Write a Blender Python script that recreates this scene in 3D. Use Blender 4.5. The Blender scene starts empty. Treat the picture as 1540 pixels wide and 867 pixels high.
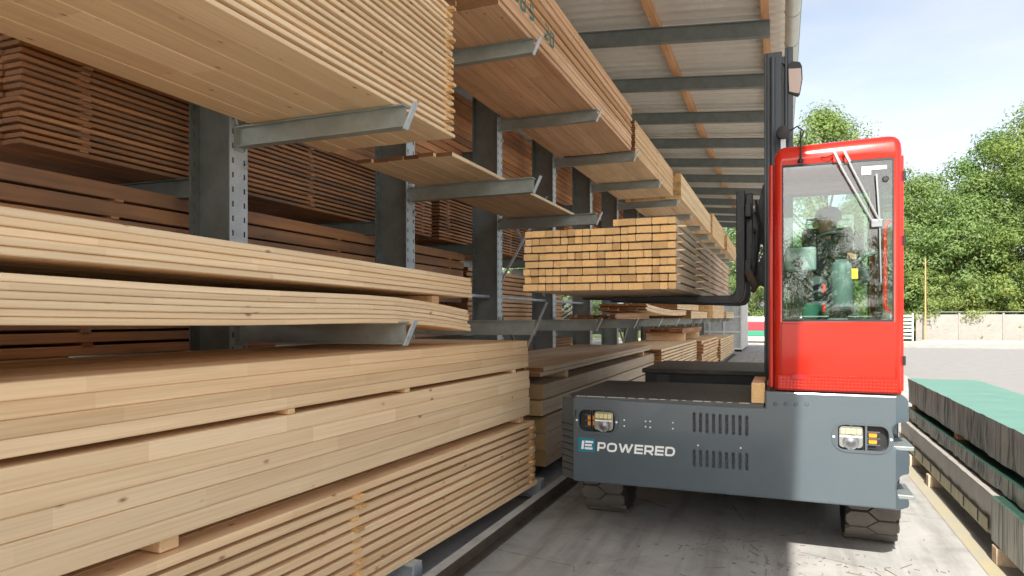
import bpy, bmesh, math, random
from mathutils import Vector, Matrix
random.seed(7)
R = math.radians
S = bpy.context.scene
COL = S.collection

# ---------------------------------------------------------------- camera, sky, sun, exposure
F, CX, HZ, EYE = 1027.0, 770.0, 478.0, 1.7          # focal length, centre and horizon in photo pixels, eye height in metres
YAW = math.atan((1175 - CX) / F)
cam_d = bpy.data.cameras.new('camera'); cam = bpy.data.objects.new('camera', cam_d); COL.objects.link(cam)
cam.location = (0, 0, EYE); cam.rotation_euler = (R(90), 0, YAW)
cam_d.sensor_width = 36; cam_d.lens = F / 1540 * 36
cam_d.shift_y = (HZ - 433.5) / 1540
cam_d.clip_start = 0.05; cam_d.clip_end = 2000
S.camera = cam

SUN_EL = R(39); SUN_AZ_OFF = 0.026
w = bpy.data.worlds.new('World'); S.world = w; w.use_nodes = True
wn = w.node_tree.nodes; wl = w.node_tree.links
for n_ in list(wn): wn.remove(n_)
wo = wn.new('ShaderNodeOutputWorld'); bg = wn.new('ShaderNodeBackground'); sky = wn.new('ShaderNodeTexSky')
sky.sky_type = 'NISHITA'; sky.sun_disc = False; sky.sun_elevation = SUN_EL; sky.sun_rotation = R(180) - SUN_AZ_OFF
sky.air_density = 1.0; sky.dust_density = 2.5; sky.ozone_density = 1.0
tc = wn.new('ShaderNodeTexCoord'); mp = wn.new('ShaderNodeMapping'); mp.inputs['Scale'].default_value = (1.2, 1.2, 4.0)
cn = wn.new('ShaderNodeTexNoise'); cn.inputs['Scale'].default_value = 1.6; cn.inputs['Detail'].default_value = 7; cn.inputs['Roughness'].default_value = 0.55
cr = wn.new('ShaderNodeValToRGB'); cr.color_ramp.elements[0].position = 0.30; cr.color_ramp.elements[0].color = (.28,.28,.28,1); cr.color_ramp.elements[1].position = 0.70; cr.color_ramp.elements[1].color = (.9,.9,.9,1)
hs = wn.new('ShaderNodeHueSaturation'); hs.inputs['Saturation'].default_value = 0.06; hs.inputs['Value'].default_value = 1.0   # thin veil of cloud: the sky's own light, greyed
mx = wn.new('ShaderNodeMix'); mx.data_type = 'RGBA'
wl.new(tc.outputs['Generated'], mp.inputs['Vector']); wl.new(mp.outputs[0], cn.inputs['Vector']); wl.new(cn.outputs['Fac'], cr.inputs[0])
wl.new(sky.outputs[0], hs.inputs['Color'])
wl.new(cr.outputs[0], mx.inputs['Factor']); wl.new(sky.outputs[0], mx.inputs['A']); wl.new(hs.outputs[0], mx.inputs['B']); wl.new(mx.outputs['Result'], bg.inputs[0])
bg.inputs[1].default_value = 0.071
wl.new(bg.outputs[0], wo.inputs[0])

sun_d = bpy.data.lights.new('sun', 'SUN'); sun_d.energy = 2.6; sun_d.angle = R(0.53); sun_d.color = (1.0, 0.95, 0.87)
sun = bpy.data.objects.new('sun', sun_d); COL.objects.link(sun)
sdir = Vector((-SUN_AZ_OFF * math.cos(SUN_EL), math.cos(SUN_EL), -math.sin(SUN_EL)))
sun.rotation_euler = sdir.to_track_quat('-Z', 'Y').to_euler(); sun.location = (0, -10, 20)

S.view_settings.view_transform = 'Standard'; S.view_settings.look = 'None'
S.view_settings.exposure = 1.80; S.view_settings.gamma = 1
S.render.engine = 'CYCLES'
S.cycles.max_bounces = 8; S.cycles.diffuse_bounces = 5; S.cycles.transparent_max_bounces = 16

# ---------------------------------------------------------------- pixel to place helpers (photo pixel -> point on a known plane)
_c, _s = math.cos(YAW), math.sin(YAW)
def _ray(px, py):
    u = (px - CX) / F
    return (_c*u - _s, _s*u + _c, -(py - HZ) / F)
def atY(px, py, Y):
    r = _ray(px, py); t = Y / r[1]; return Vector((r[0]*t, Y, EYE + r[2]*t))
def atX(px, py, X):
    r = _ray(px, py); t = X / r[0]; return Vector((X, r[1]*t, EYE + r[2]*t))
def atZ(px, py, Z):
    r = _ray(px, py); t = (Z - EYE) / r[2]; return Vector((r[0]*t, r[1]*t, Z))

# ---------------------------------------------------------------- materials
def mat(name, col, rough=0.5, metal=0.0, coat=0.0, spec=0.5):
    m = bpy.data.materials.new(name); m.use_nodes = True
    b = m.node_tree.nodes['Principled BSDF']
    b.inputs['Base Color'].default_value = (*col, 1); b.inputs['Roughness'].default_value = rough
    b.inputs['Metallic'].default_value = metal; b.inputs['Coat Weight'].default_value = coat
    b.inputs['Specular IOR Level'].default_value = spec
    return m, b
def N(m, t, **kw):
    n = m.node_tree.nodes.new(t)
    for k, v in kw.items():
        if hasattr(n, k): setattr(n, k, v)
        else: n.inputs[k].default_value = v
    return n
def L(m, a, b): m.node_tree.links.new(a, b)
def ramp(m, fac, stops):
    r = N(m, 'ShaderNodeValToRGB'); e = r.color_ramp.elements
    while len(e) < len(stops): e.new(0.5)
    for i, (p, c) in enumerate(stops): e[i].position = p; e[i].color = (*c, 1) if len(c) == 3 else c
    L(m, fac, r.inputs[0]); return r
def mixc(m, fac, a, b, mode='MIX'):
    x = N(m, 'ShaderNodeMix', data_type='RGBA', blend_type=mode)
    for s, v in (('Factor', fac), ('A', a), ('B', b)):
        if isinstance(v, (int, float)): x.inputs[s].default_value = v
        elif isinstance(v, tuple): x.inputs[s].default_value = (*v, 1)
        else: L(m, v, x.inputs[s])
    return x.outputs['Result']
def maths(m, op, a, b=None):
    x = N(m, 'ShaderNodeMath', operation=op)
    for i, v in enumerate((a, b)):
        if v is None: continue
        if isinstance(v, (int, float)): x.inputs[i].default_value = v
        else: L(m, v, x.inputs[i])
    return x.outputs[0]
def coords(m, scale, offset=None, which='Object'):
    t = N(m, 'ShaderNodeTexCoord'); p = N(m, 'ShaderNodeMapping', Scale=scale)
    L(m, t.outputs[which], p.inputs['Vector'])
    if offset is not None: L(m, offset, p.inputs['Location'])
    return p.outputs[0]
def noise(m, vec, scale, detail=4, rough=0.55, dist=0.0):
    n = N(m, 'ShaderNodeTexNoise', Scale=scale, Detail=detail, Roughness=rough, Distortion=dist); L(m, vec, n.inputs['Vector']); return n
def bump(m, b, h, strength, dist=0.01):
    n = N(m, 'ShaderNodeBump', Strength=strength, Distance=dist); L(m, h, n.inputs['Height']); L(m, n.outputs[0], b.inputs['Normal'])

def rnd(m):
    o = N(m, 'ShaderNodeObjectInfo'); g = N(m, 'ShaderNodeNewGeometry')
    return maths(m, 'FRACT', maths(m, 'ADD', o.outputs['Random'], g.outputs['Random Per Island']))
def rnd_vec(m, r):
    c = N(m, 'ShaderNodeCombineXYZ')
    L(m, maths(m, 'MULTIPLY', r, 37.0), c.inputs[0]); L(m, maths(m, 'MULTIPLY', r, 91.0), c.inputs[1]); L(m, maths(m, 'MULTIPLY', r, 53.0), c.inputs[2])
    return c.outputs[0]

def wood(name, light, dark, knot=(.27,.125,.05), vary=0.22, knots=0.55, weather=None):
    m, b = mat(name, light, 0.62, spec=0.3)
    r = rnd(m); off = rnd_vec(m, r)
    g1 = noise(m, coords(m, (16, .55, 16), off), 1.0, 5, .6, .6)
    g2 = noise(m, coords(m, (95, 1.3, 95), off), 1.0, 3, .6)
    c = ramp(m, g1.outputs['Fac'], [(.3, dark), (.52, light), (.75, tuple(min(1, v*1.12) for v in light))]).outputs[0]
    c = mixc(m, maths(m, 'MULTIPLY', ramp(m, g2.outputs['Fac'], [(.42, (0,0,0)), (.66, (1,1,1))]).outputs[0], .36), c, tuple(v*.75 for v in dark))
    # knots: one per stretched cell, in some cells only
    v = N(m, 'ShaderNodeTexVoronoi', feature='F1', Scale=1.0, Randomness=1.0); L(m, coords(m, (11, 5.2, 11), off), v.inputs['Vector'])
    sel = N(m, 'ShaderNodeSeparateColor'); L(m, v.outputs['Color'], sel.inputs[0])
    on = maths(m, 'GREATER_THAN', sel.outputs[0], 1 - knots)
    kd = maths(m, 'ADD', v.outputs['Distance'], maths(m, 'MULTIPLY', g1.outputs['Fac'], .05))
    kf = ramp(m, kd, [(.075, (1,1,1)), (.10, (.55,.55,.55)), (.17, (0,0,0))]).outputs[0]
    kf = maths(m, 'MULTIPLY', maths(m, 'MULTIPLY', kf, on), .85)
    c = mixc(m, kf, c, knot)
    # finger jointed lengths: tone steps along the plank
    ty = N(m, 'ShaderNodeTexCoord'); sy = N(m, 'ShaderNodeSeparateXYZ'); L(m, ty.outputs['Object'], sy.inputs[0])
    fl = maths(m, 'FLOOR', maths(m, 'ADD', maths(m, 'MULTIPLY', sy.outputs[1], 1.35), maths(m, 'MULTIPLY', r, 91.0)))
    wn2 = N(m, 'ShaderNodeTexWhiteNoise', noise_dimensions='2D'); cb = N(m, 'ShaderNodeCombineXYZ'); L(m, fl, cb.inputs[0]); L(m, r, cb.inputs[1]); L(m, cb.outputs[0], wn2.inputs['Vector'])
    c = mixc(m, 1.0, c, ramp(m, wn2.outputs['Value'], [(0, (.95,.93,.90)), (.75, (1,1,1)), (1, (1.08,1.09,1.10))]).outputs[0], 'MULTIPLY')
    # plank to plank tone
    hv = ramp(m, r, [(0, (1-vary*.6, 1-vary*.85, 1-vary*1.2)), (.35, (1,.97,.92)), (.7, (1.02,.94,.84)), (1, (1+vary*.3, 1+vary*.27, 1+vary*.2))]).outputs[0]
    c = mixc(m, 1.0, c, hv, 'MULTIPLY')
    if weather:
        ws = noise(m, coords(m, (2.2, .7, 2.2), off), 1.0, 4, .6)
        c = mixc(m, ramp(m, ws.outputs['Fac'], [(.42, (0,0,0)), (.66, (.8,.8,.8))]).outputs[0], c, weather)
    L(m, c, b.inputs['Base Color'])
    bump(m, b, maths(m, 'ADD', g2.outputs['Fac'], maths(m, 'MULTIPLY', g1.outputs['Fac'], .6)), .22, .004)
    return m
def endgrain(name, light, dark):
    m, b = mat(name, light, 0.75, spec=0.2)
    r = rnd(m); off = rnd_vec(m, r)
    wv = N(m, 'ShaderNodeTexWave', wave_type='RINGS', rings_direction='Y', Scale=34.0, Distortion=2.0, Detail=2.0)
    L(m, coords(m, (1, 0, 1), None), wv.inputs['Vector'])
    n = noise(m, coords(m, (60, 60, 60), off), 1.0, 4, .65)
    c = mixc(m, maths(m, 'MULTIPLY', wv.outputs['Fac'], .35), light, dark)
    c = mixc(m, ramp(m, n.outputs['Fac'], [(.4, (0,0,0)), (.75, (.7,.7,.7))]).outputs[0], c, dark)
    c = mixc(m, 1.0, c, ramp(m, r, [(0, (.72,.68,.62)), (.5, (1,1,1)), (1, (1.14,1.08,.98))]).outputs[0], 'MULTIPLY')
    L(m, c, b.inputs['Base Color']); bump(m, b, n.outputs['Fac'], .3, .003)
    return m

M = {}
M['pine'] = wood('pine_fresh', (.88,.655,.415), (.81,.56,.32))
M['pine_pale'] = wood('pine_pale', (.91,.715,.48), (.86,.64,.405), knots=.7)
M['pine_pink'] = wood('pine_rough_sawn', (.78,.53,.34), (.60,.36,.20), vary=.5, knots=.85)
M['pine_grey'] = wood('pine_greyish', (.66,.54,.41), (.52,.41,.31), vary=.25)
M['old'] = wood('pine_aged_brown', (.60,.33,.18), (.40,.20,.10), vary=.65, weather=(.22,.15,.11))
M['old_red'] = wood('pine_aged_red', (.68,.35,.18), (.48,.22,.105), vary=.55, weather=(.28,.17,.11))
M['purlin'] = wood('purlin_wood', (.66,.38,.20), (.52,.27,.13), vary=.25, knots=.7)
M['end_orange'] = endgrain('end_grain_orange', (.82,.54,.26), (.62,.36,.15))
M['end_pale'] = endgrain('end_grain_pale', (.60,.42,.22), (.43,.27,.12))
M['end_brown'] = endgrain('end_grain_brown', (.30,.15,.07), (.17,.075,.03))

def steel(name, col, rough=.45, metal=.55, blotch=.25):
    m, b = mat(name, col, rough, metal)
    n = noise(m, coords(m, (3, 3, 3)), 1.5, 6, .65); n2 = noise(m, coords(m, (1, 1, 1)), 38, 3, .6)
    f = maths(m, 'ADD', maths(m, 'MULTIPLY', n.outputs['Fac'], .7), maths(m, 'MULTIPLY', n2.outputs['Fac'], .3))
    L(m, ramp(m, f, [(.3, tuple(v*(1-blotch) for v in col)), (.7, tuple(min(1, v*(1+blotch)) for v in col))]).outputs[0], b.inputs['Base Color'])
    L(m, ramp(m, n2.outputs['Fac'], [(.3, (rough*.8,)*3), (.7, (min(1, rough*1.3),)*3)]).outputs[0], b.inputs['Roughness'])
    return m
M['galv'] = steel('galvanised_steel', (.40,.44,.41))
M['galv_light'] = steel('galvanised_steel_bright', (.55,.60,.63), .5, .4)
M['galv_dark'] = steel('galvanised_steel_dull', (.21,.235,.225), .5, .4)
M['zinc'] = steel('zinc_gutter', (.66,.66,.61), .45, .3, .1)
M['roof'] = steel('roof_sheet', (.70,.675,.615), .5, .1, .08)
M['rail'] = steel('rusty_rail', (.13,.10,.075), .6, .3, .4)
M['black_steel'] = steel('black_painted_steel', (.018,.02,.023), .42, .0, .35)
M['deck'] = steel('worn_black_deck', (.085,.078,.072), .5, .1, .35)
M['rubber'] = steel('dusty_rubber', (.125,.112,.098), .85, 0, .35)
M['rubber_dark'] = mat('groove_rubber', (.03,.027,.024), .9)[0]

def paint(name, col, rough, coat, dirt):
    m, b = mat(name, col, rough, 0, coat); b.inputs['Coat Roughness'].default_value = .08
    n = noise(m, coords(m, (2, 2, 2)), 2.0, 6, .7); n2 = noise(m, coords(m, (1, 1, 1)), 14, 5, .7)
    f = ramp(m, n.outputs['Fac'], [(.35, (0,0,0)), (.75, (.6,.6,.6))]).outputs[0]
    L(m, mixc(m, f, col, dirt), b.inputs['Base Color'])
    L(m, ramp(m, n.outputs['Fac'], [(.3, (rough*.8,)*3), (.75, (min(1, rough*1.4),)*3)]).outputs[0], b.inputs['Roughness'])
    return m
M['red'] = paint('red_paint', (.54,.014,.003), .2, .4, (.48,.016,.005))
M['chassis'] = paint('slate_grey_paint', (.066,.088,.104), .2, .5, (.078,.098,.112))
M['chassis_dark'] = paint('slate_grey_paint_dull', (.055,.075,.09), .4, .2, (.08,.09,.095))
M['mast'] = paint('mast_paint', (.032,.045,.058), .38, .2, (.06,.07,.075))
M['black'] = mat('black_plastic', (.012,.012,.013), .5)[0]
M['black_gloss'] = mat('black_gloss', (.01,.01,.011), .2)[0]
M['chrome'] = mat('bright_metal', (.26,.27,.28), .35, 1)[0]
M['white'] = mat('white_print', (.80,.82,.83), .45)[0]
M['teal_print'] = mat('teal_print', (.0,.16,.24), .4)[0]
M['amber'] = mat('amber_lens', (.85,.27,.01), .2, 0, .5)[0]
M['led'] = mat('led_lens', (.75,.70,.30), .15, .3, .6)[0]
M['lens'] = mat('clear_lens', (.36,.37,.36), .18, .8, .5)[0]
M['teal_plastic'] = mat('sage_plastic', (.12,.175,.16), .45)[0]
M['grey_plastic'] = mat('pale_grey_plastic', (.22,.27,.25), .5)[0]
M['dash'] = mat('dash_grey', (.14,.16,.15), .6)[0]
M['yellow'] = mat('yellow_sticker', (.80,.55,.05), .5)[0]
M['green_cloth'] = mat('green_work_trousers', (.02,.10,.065), .85)[0]
M['dark_cloth'] = mat('dark_jacket', (.10,.115,.12), .9)[0]
M['skin'] = mat('skin', (.58,.33,.23), .55)[0]
M['hair'] = mat('brown_hair', (.05,.03,.018), .7)[0]
M['spray'] = mat('teal_spray_mark', (.06,.25,.23), .8)[0]

def glass(name, tint, refl):
    m = bpy.data.materials.new(name); m.use_nodes = True; nt = m.node_tree
    for n_ in list(nt.nodes): nt.nodes.remove(n_)
    o = N(m, 'ShaderNodeOutputMaterial'); t = N(m, 'ShaderNodeBsdfTransparent'); g = N(m, 'ShaderNodeBsdfGlossy', Roughness=0.0)
    t.inputs[0].default_value = (*tint, 1); g.inputs[0].default_value = (1, 1, 1, 1)
    lw = N(m, 'ShaderNodeLayerWeight', Blend=.25); mxs = N(m, 'ShaderNodeMixShader')
    f = maths(m, 'ADD', maths(m, 'MULTIPLY', lw.outputs['Fresnel'], .8), refl)
    L(m, f, mxs.inputs[0]); L(m, t.outputs[0], mxs.inputs[1]); L(m, g.outputs[0], mxs.inputs[2]); L(m, mxs.outputs[0], o.inputs[0])
    return m
M['glass'] = glass('cab_glass', (.86,.94,.92), .055)
mm, _b = mat('mirror_glass', (.8,.8,.8), .03, 1); M['mirror'] = mm

# ground
def ground_mat():
    m, b = mat('yard_concrete', (.4,.38,.35), .8, spec=.3)
    big = noise(m, coords(m, (1,1,1)), .35, 6, .6); mid = noise(m, coords(m, (1,1,1)), 2.3, 7, .68, .5); fine = noise(m, coords(m, (1,1,1)), 60, 4, .7)
    streak = noise(m, coords(m, (5.0, .35, 1)), 1.0, 5, .65)
    c = ramp(m, mid.outputs['Fac'], [(.28, (.27,.265,.255)), (.5, (.40,.395,.38)), (.72, (.48,.47,.45))]).outputs[0]
    c = mixc(m, ramp(m, big.outputs['Fac'], [(.35, (0,0,0)), (.7, (.45,.45,.45))]).outputs[0], c, (.37,.355,.33))
    c = mixc(m, ramp(m, streak.outputs['Fac'], [(.48, (0,0,0)), (.72, (.7,.7,.7))]).outputs[0], c, (.20,.19,.175))
    c = mixc(m, ramp(m, fine.outputs['Fac'], [(.55, (0,0,0)), (.8, (.35,.35,.35))]).outputs[0], c, (.15,.135,.12))
    v = N(m, 'ShaderNodeTexVoronoi', feature='DISTANCE_TO_EDGE', Scale=.55); L(m, coords(m, (1,1,1)), v.inputs['Vector'])
    crack = maths(m, 'LESS_THAN', maths(m, 'ADD', v.outputs['Distance'], maths(m, 'MULTIPLY', mid.outputs['Fac'], .03)), .0165)
    c = mixc(m, maths(m, 'MULTIPLY', crack, .5), c, (.12,.11,.10))
    L(m, c, b.inputs['Base Color'])
    bump(m, b, maths(m, 'ADD', fine.outputs['Fac'], maths(m, 'MULTIPLY', mid.outputs['Fac'], 1.5)), .25, .006)
    return m
M['ground'] = ground_mat()
def speckle(name, a, c2, sc=40, rough=.85):
    m, b = mat(name, a, rough, spec=.3)
    n = noise(m, coords(m, (1,1,1)), sc, 5, .7); n2 = noise(m, coords(m, (1,1,1)), sc*.06, 5, .6)
    f = maths(m, 'ADD', maths(m, 'MULTIPLY', n.outputs['Fac'], .5), maths(m, 'MULTIPLY', n2.outputs['Fac'], .5))
    L(m, ramp(m, f, [(.35, a), (.65, c2)]).outputs[0], b.inputs['Base Color']); bump(m, b, n.outputs['Fac'], .3, .004)
    return m
M['asphalt'] = speckle('light_asphalt', (.24,.235,.225), (.31,.30,.29))
M['kerb'] = speckle('kerb_concrete', (.42,.37,.22), (.52,.48,.36))
M['wall'] = speckle('weathered_wall', (.24,.22,.20), (.32,.30,.275), 6)
M['grass'] = speckle('grass', (.05,.09,.02), (.10,.14,.04), 8)

def yellow_line():
    m, b = mat('faded_yellow_paint', (.5,.42,.2), .8)
    n = noise(m, coords(m, (1,1,1)), 3.5, 7, .7); n2 = noise(m, coords(m, (1,1,1)), 45, 4, .7)
    f = ramp(m, maths(m, 'ADD', maths(m, 'MULTIPLY', n.outputs['Fac'], .6), maths(m, 'MULTIPLY', n2.outputs['Fac'], .4)), [(.42, (.9,.9,.9)), (.58, (.15,.15,.15))]).outputs[0]
    L(m, mixc(m, f, (.36,.34,.30), (.43,.375,.22)), b.inputs['Base Color']); return m
M['yellow_line'] = yellow_line()

def tarp(name, col, streak_col, amount, side_dark=0.0):
    m, b = mat(name, col, .42, spec=.4)
    # stains run down the upright sides; their base can also be darkened, unlike the flat top's
    n = noise(m, coords(m, (1, 16, .9)), 1.0, 5, .7); n2 = noise(m, coords(m, (2, 2, 2)), 2, 5, .6); n3 = noise(m, coords(m, (1, 55, 2)), 1.0, 3, .6)
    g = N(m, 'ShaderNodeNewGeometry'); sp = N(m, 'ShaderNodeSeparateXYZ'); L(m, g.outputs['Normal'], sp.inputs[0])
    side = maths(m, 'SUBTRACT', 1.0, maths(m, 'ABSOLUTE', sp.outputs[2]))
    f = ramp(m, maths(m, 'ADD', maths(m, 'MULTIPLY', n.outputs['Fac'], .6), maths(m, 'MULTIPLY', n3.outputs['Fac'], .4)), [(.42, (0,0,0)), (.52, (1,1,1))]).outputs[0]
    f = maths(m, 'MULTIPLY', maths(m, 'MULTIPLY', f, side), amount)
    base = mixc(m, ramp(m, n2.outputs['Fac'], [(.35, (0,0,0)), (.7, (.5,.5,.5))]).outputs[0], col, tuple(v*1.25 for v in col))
    base = mixc(m, maths(m, 'MULTIPLY', side, side_dark), base, (.022,.04,.033))
    L(m, mixc(m, f, base, streak_col), b.inputs['Base Color'])
    wv = noise(m, coords(m, (3, 14, 3)), 1.0, 3, .5); bump(m, b, wv.outputs['Fac'], .5, .02)
    return m
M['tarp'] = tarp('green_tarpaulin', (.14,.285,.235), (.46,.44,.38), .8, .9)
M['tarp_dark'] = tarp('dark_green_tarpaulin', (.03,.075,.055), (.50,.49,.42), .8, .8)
M['film'] = tarp('pale_wrapping_film', (.40,.385,.345), (.30,.285,.25), .35)
M['film_y'] = tarp('yellowed_film', (.42,.36,.19), (.22,.22,.08), .7)

def leaf(name, c1, c2, c3):
    m = bpy.data.materials.new(name); m.use_nodes = True; nt = m.node_tree
    for n_ in list(nt.nodes): nt.nodes.remove(n_)
    o = N(m, 'ShaderNodeOutputMaterial'); g = N(m, 'ShaderNodeNewGeometry')
    oi = N(m, 'ShaderNodeObjectInfo')
    pn = noise(m, coords(m, (1,1,1)), .45, 3, .6)
    r = maths(m, 'ADD', maths(m, 'MULTIPLY', g.outputs['Random Per Island'], .55), maths(m, 'MULTIPLY', pn.outputs['Fac'], .55))
    c = ramp(m, r, [(.2, c1), (.5, c2), (.85, c3)]).outputs[0]
    c = mixc(m, 1.0, c, ramp(m, oi.outputs['Random'], [(0, (.8,.9,.85)), (.5, (1,1,1)), (1, (1.2,1.08,.85))]).outputs[0], 'MULTIPLY')
    d = N(m, 'ShaderNodeBsdfPrincipled', Roughness=.55); t = N(m, 'ShaderNodeBsdfTranslucent'); mxs = N(m, 'ShaderNodeMixShader'); mxs.inputs[0].default_value = .42
    d.inputs['Specular IOR Level'].default_value = .3
    L(m, c, d.inputs['Base Color']); L(m, mixc(m, 1.0, c, (1.3, 1.35, .6), 'MULTIPLY'), t.inputs[0])
    L(m, d.outputs[0], mxs.inputs[1]); L(m, t.outputs[0], mxs.inputs[2]); L(m, mxs.outputs[0], o.inputs[0])
    return m
M['leaf'] = leaf('leaves', (.10,.175,.05), (.165,.25,.08), (.23,.31,.12))
M['leaf2'] = leaf('leaves_yellowish', (.125,.19,.055), (.195,.27,.09), (.26,.325,.13))
M['bark'] = speckle('bark', (.06,.045,.032), (.12,.095,.07), 12)

# ---------------------------------------------------------------- mesh helpers
class MB:
    def __init__(s): s.v = []; s.f = []; s.m = []
    def add(s, vs, fs, m=0):
        o = len(s.v); s.v += [tuple(p) for p in vs]
        for f in fs: s.f.append([o+i for i in f]); s.m.append(m)
        return s
    def box(s, x0, x1, y0, y1, z0, z1, m=0):
        return s.add([(x0,y0,z0),(x1,y0,z0),(x1,y1,z0),(x0,y1,z0),(x0,y0,z1),(x1,y0,z1),(x1,y1,z1),(x0,y1,z1)],
                     [(0,3,2,1),(4,5,6,7),(0,1,5,4),(1,2,6,5),(2,3,7,6),(3,0,4,7)], m)
    def prism(s, poly, axis, a, b, m=0):
        def P(p, t):
            return {'x': (t, p[0], p[1]), 'y': (p[0], t, p[1]), 'z': (p[0], p[1], t)}[axis]
        n = len(poly)
        return s.add([P(p, a) for p in poly] + [P(p, b) for p in poly],
                     [list(range(n))[::-1], list(range(n, 2*n))] + [(i, (i+1) % n, n+(i+1) % n, n+i) for i in range(n)], m)
    def tube(s, pts, r, n=8, m=0, caps=True):
        pts = [Vector(p) for p in pts]; rs = r if isinstance(r, (list, tuple)) else [r]*len(pts)
        vs = []; up = None
        for i, p in enumerate(pts):
            t = (pts[min(i+1, len(pts)-1)] - pts[max(i-1, 0)]).normalized()
            if up is None: up = Vector((0,0,1)) if abs(t.z) < .9 else Vector((1,0,0))
            u = t.cross(up).normalized(); v = u.cross(t).normalized(); up = v
            for k in range(n):
                a = 2*math.pi*k/n; vs.append(p + (u*math.cos(a) + v*math.sin(a))*rs[i])
        fs = [(i*n+k, i*n+(k+1) % n, (i+1)*n+(k+1) % n, (i+1)*n+k) for i in range(len(pts)-1) for k in range(n)]
        if caps: fs += [tuple(range(n))[::-1], tuple(range((len(pts)-1)*n, len(pts)*n))]
        return s.add(vs, fs, m)
    def bar(s, a, b, w, h, m=0):
        a = Vector(a); b = Vector(b); t = (b-a).normalized(); up = Vector((0,0,1)) if abs(t.z) < .95 else Vector((0,1,0))
        u = t.cross(up).normalized()*w/2; v = u.cross(t).normalized()*h/2
        return s.add([p+q for p in (a, b) for q in (-u-v, u-v, u+v, -u+v)], [(3,2,1,0),(4,5,6,7),(0,1,5,4),(1,2,6,5),(2,3,7,6),(3,0,4,7)], m)
    def lathe(s, prof, c, axis='z', n=24, m=0):
        vs = []
        for r_, h_ in prof:
            for k in range(n):
                a = 2*math.pi*k/n; x, y = r_*math.cos(a), r_*math.sin(a)
                p = {'z': (x, y, h_), 'x': (h_, x, y), 'y': (x, h_, y)}[axis]
                vs.append((c[0]+p[0], c[1]+p[1], c[2]+p[2]))
        fs = [(i*n+k, i*n+(k+1) % n, (i+1)*n+(k+1) % n, (i+1)*n+k) for i in range(len(prof)-1) for k in range(n)]
        fs += [tuple(range(n))[::-1], tuple(range((len(prof)-1)*n, len(prof)*n))]
        return s.add(vs, fs, m)
    def mesh(s, name, mats, org=(0,0,0), smooth=False, bevel=0, seg=2, recalc=True):
        me = bpy.data.meshes.new(name)
        me.from_pydata([(p[0]-org[0], p[1]-org[1], p[2]-org[2]) for p in s.v], [], s.f)
        for q in (mats if isinstance(mats, (list, tuple)) else [mats]): me.materials.append(q)
        me.polygons.foreach_set('material_index', s.m)
        if recalc or bevel:
            bm = bmesh.new(); bm.from_mesh(me)
            if recalc: bmesh.ops.recalc_face_normals(bm, faces=bm.faces)
            if bevel:
                es = [e for e in bm.edges if len(e.link_faces) == 2 and e.calc_face_angle(0) > R(28)]
                bmesh.ops.bevel(bm, geom=es, offset=bevel, segments=seg, affect='EDGES', profile=.5, clamp_overlap=True)
            bm.to_mesh(me); bm.free()
        if smooth:
            me.polygons.foreach_set('use_smooth', [True]*len(me.polygons)); me.set_sharp_from_angle(angle=R(38))
        me.update(); return me
    def build(s, name, mats, parent=None, org=None, **kw):
        if org is None: org = root_of(parent).location if parent else (0,0,0)
        o = bpy.data.objects.new(name, s.mesh(name, mats, org, **kw)); COL.objects.link(o)
        if parent: o.parent = parent
        return o
def root_of(o):
    while o.parent: o = o.parent
    return o
def thing(name, label, cat, loc=(0,0,0), rotz=0, group=None):
    o = bpy.data.objects.new(name, None); COL.objects.link(o); o.location = loc; o.rotation_euler = (0,0,rotz); o.empty_display_size = .2
    return tag(o, label, cat, group)
def tag(o, label, cat, group=None, kind=None):
    o['label'] = label; o['category'] = cat
    if group: o['group'] = group
    if kind: o['kind'] = kind
    return o
def inst(name, me, parent, loc, rot=(0,0,0)):
    o = bpy.data.objects.new(name, me); COL.objects.link(o); o.parent = parent; o.location = loc; o.rotation_euler = rot; return o
def struct(o): o['kind'] = 'structure'; return o
def U(a, b): return random.uniform(a, b)

# ---------------------------------------------------------------- ground
g = MB(); g.add([(-400,-400,0),(400,-400,0),(400,500,0),(-400,500,0)], [(0,1,2,3)])
struct(g.build('ground', M['ground']))
g = MB(); g.add([(3.4,12,.004),(60,12,.004),(60,44,.004),(3.4,44,.004)], [(0,1,2,3)])
struct(g.build('asphalt_yard', M['asphalt']))
g = MB(); g.add([(1.27,-6,.004),(1.38,-6,.004),(1.38,34,.004),(1.27,34,.004)], [(0,1,2,3)])
struct(g.build('yellow_line', M['yellow_line']))
g = MB(); g.box(-30, 60, 52.0, 52.3, 0, .12); struct(g.build('kerb', M['kerb'], bevel=.015))
g = MB(); g.add([(-60,52.3,.06),(80,52.3,.06),(80,120,.06),(-60,120,.06)], [(0,1,2,3)]); struct(g.build('grass_verge', M['grass']))
g = MB()
for i in range(240):           # splinters and shavings swept about in front of the truck
    x, y = random.gauss(.0, .55), random.gauss(5.0, .55)
    if x < -1.85: continue
    a = U(0, 6.3); l = U(.006, .022) if random.random() < .95 else U(.04, .08); ww = U(.001, .0025)
    g.bar((x-l*math.cos(a), y-l*math.sin(a), .004), (x+l*math.cos(a), y+l*math.sin(a), .004+U(0,.004)), ww*2, .003)
tag(g.build('wood_shavings', speckle('shavings', (.16,.12,.085), (.34,.27,.19), 30)), 'thin wood splinters and shavings scattered on the concrete by the truck', 'wood shavings', kind='stuff')

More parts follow.
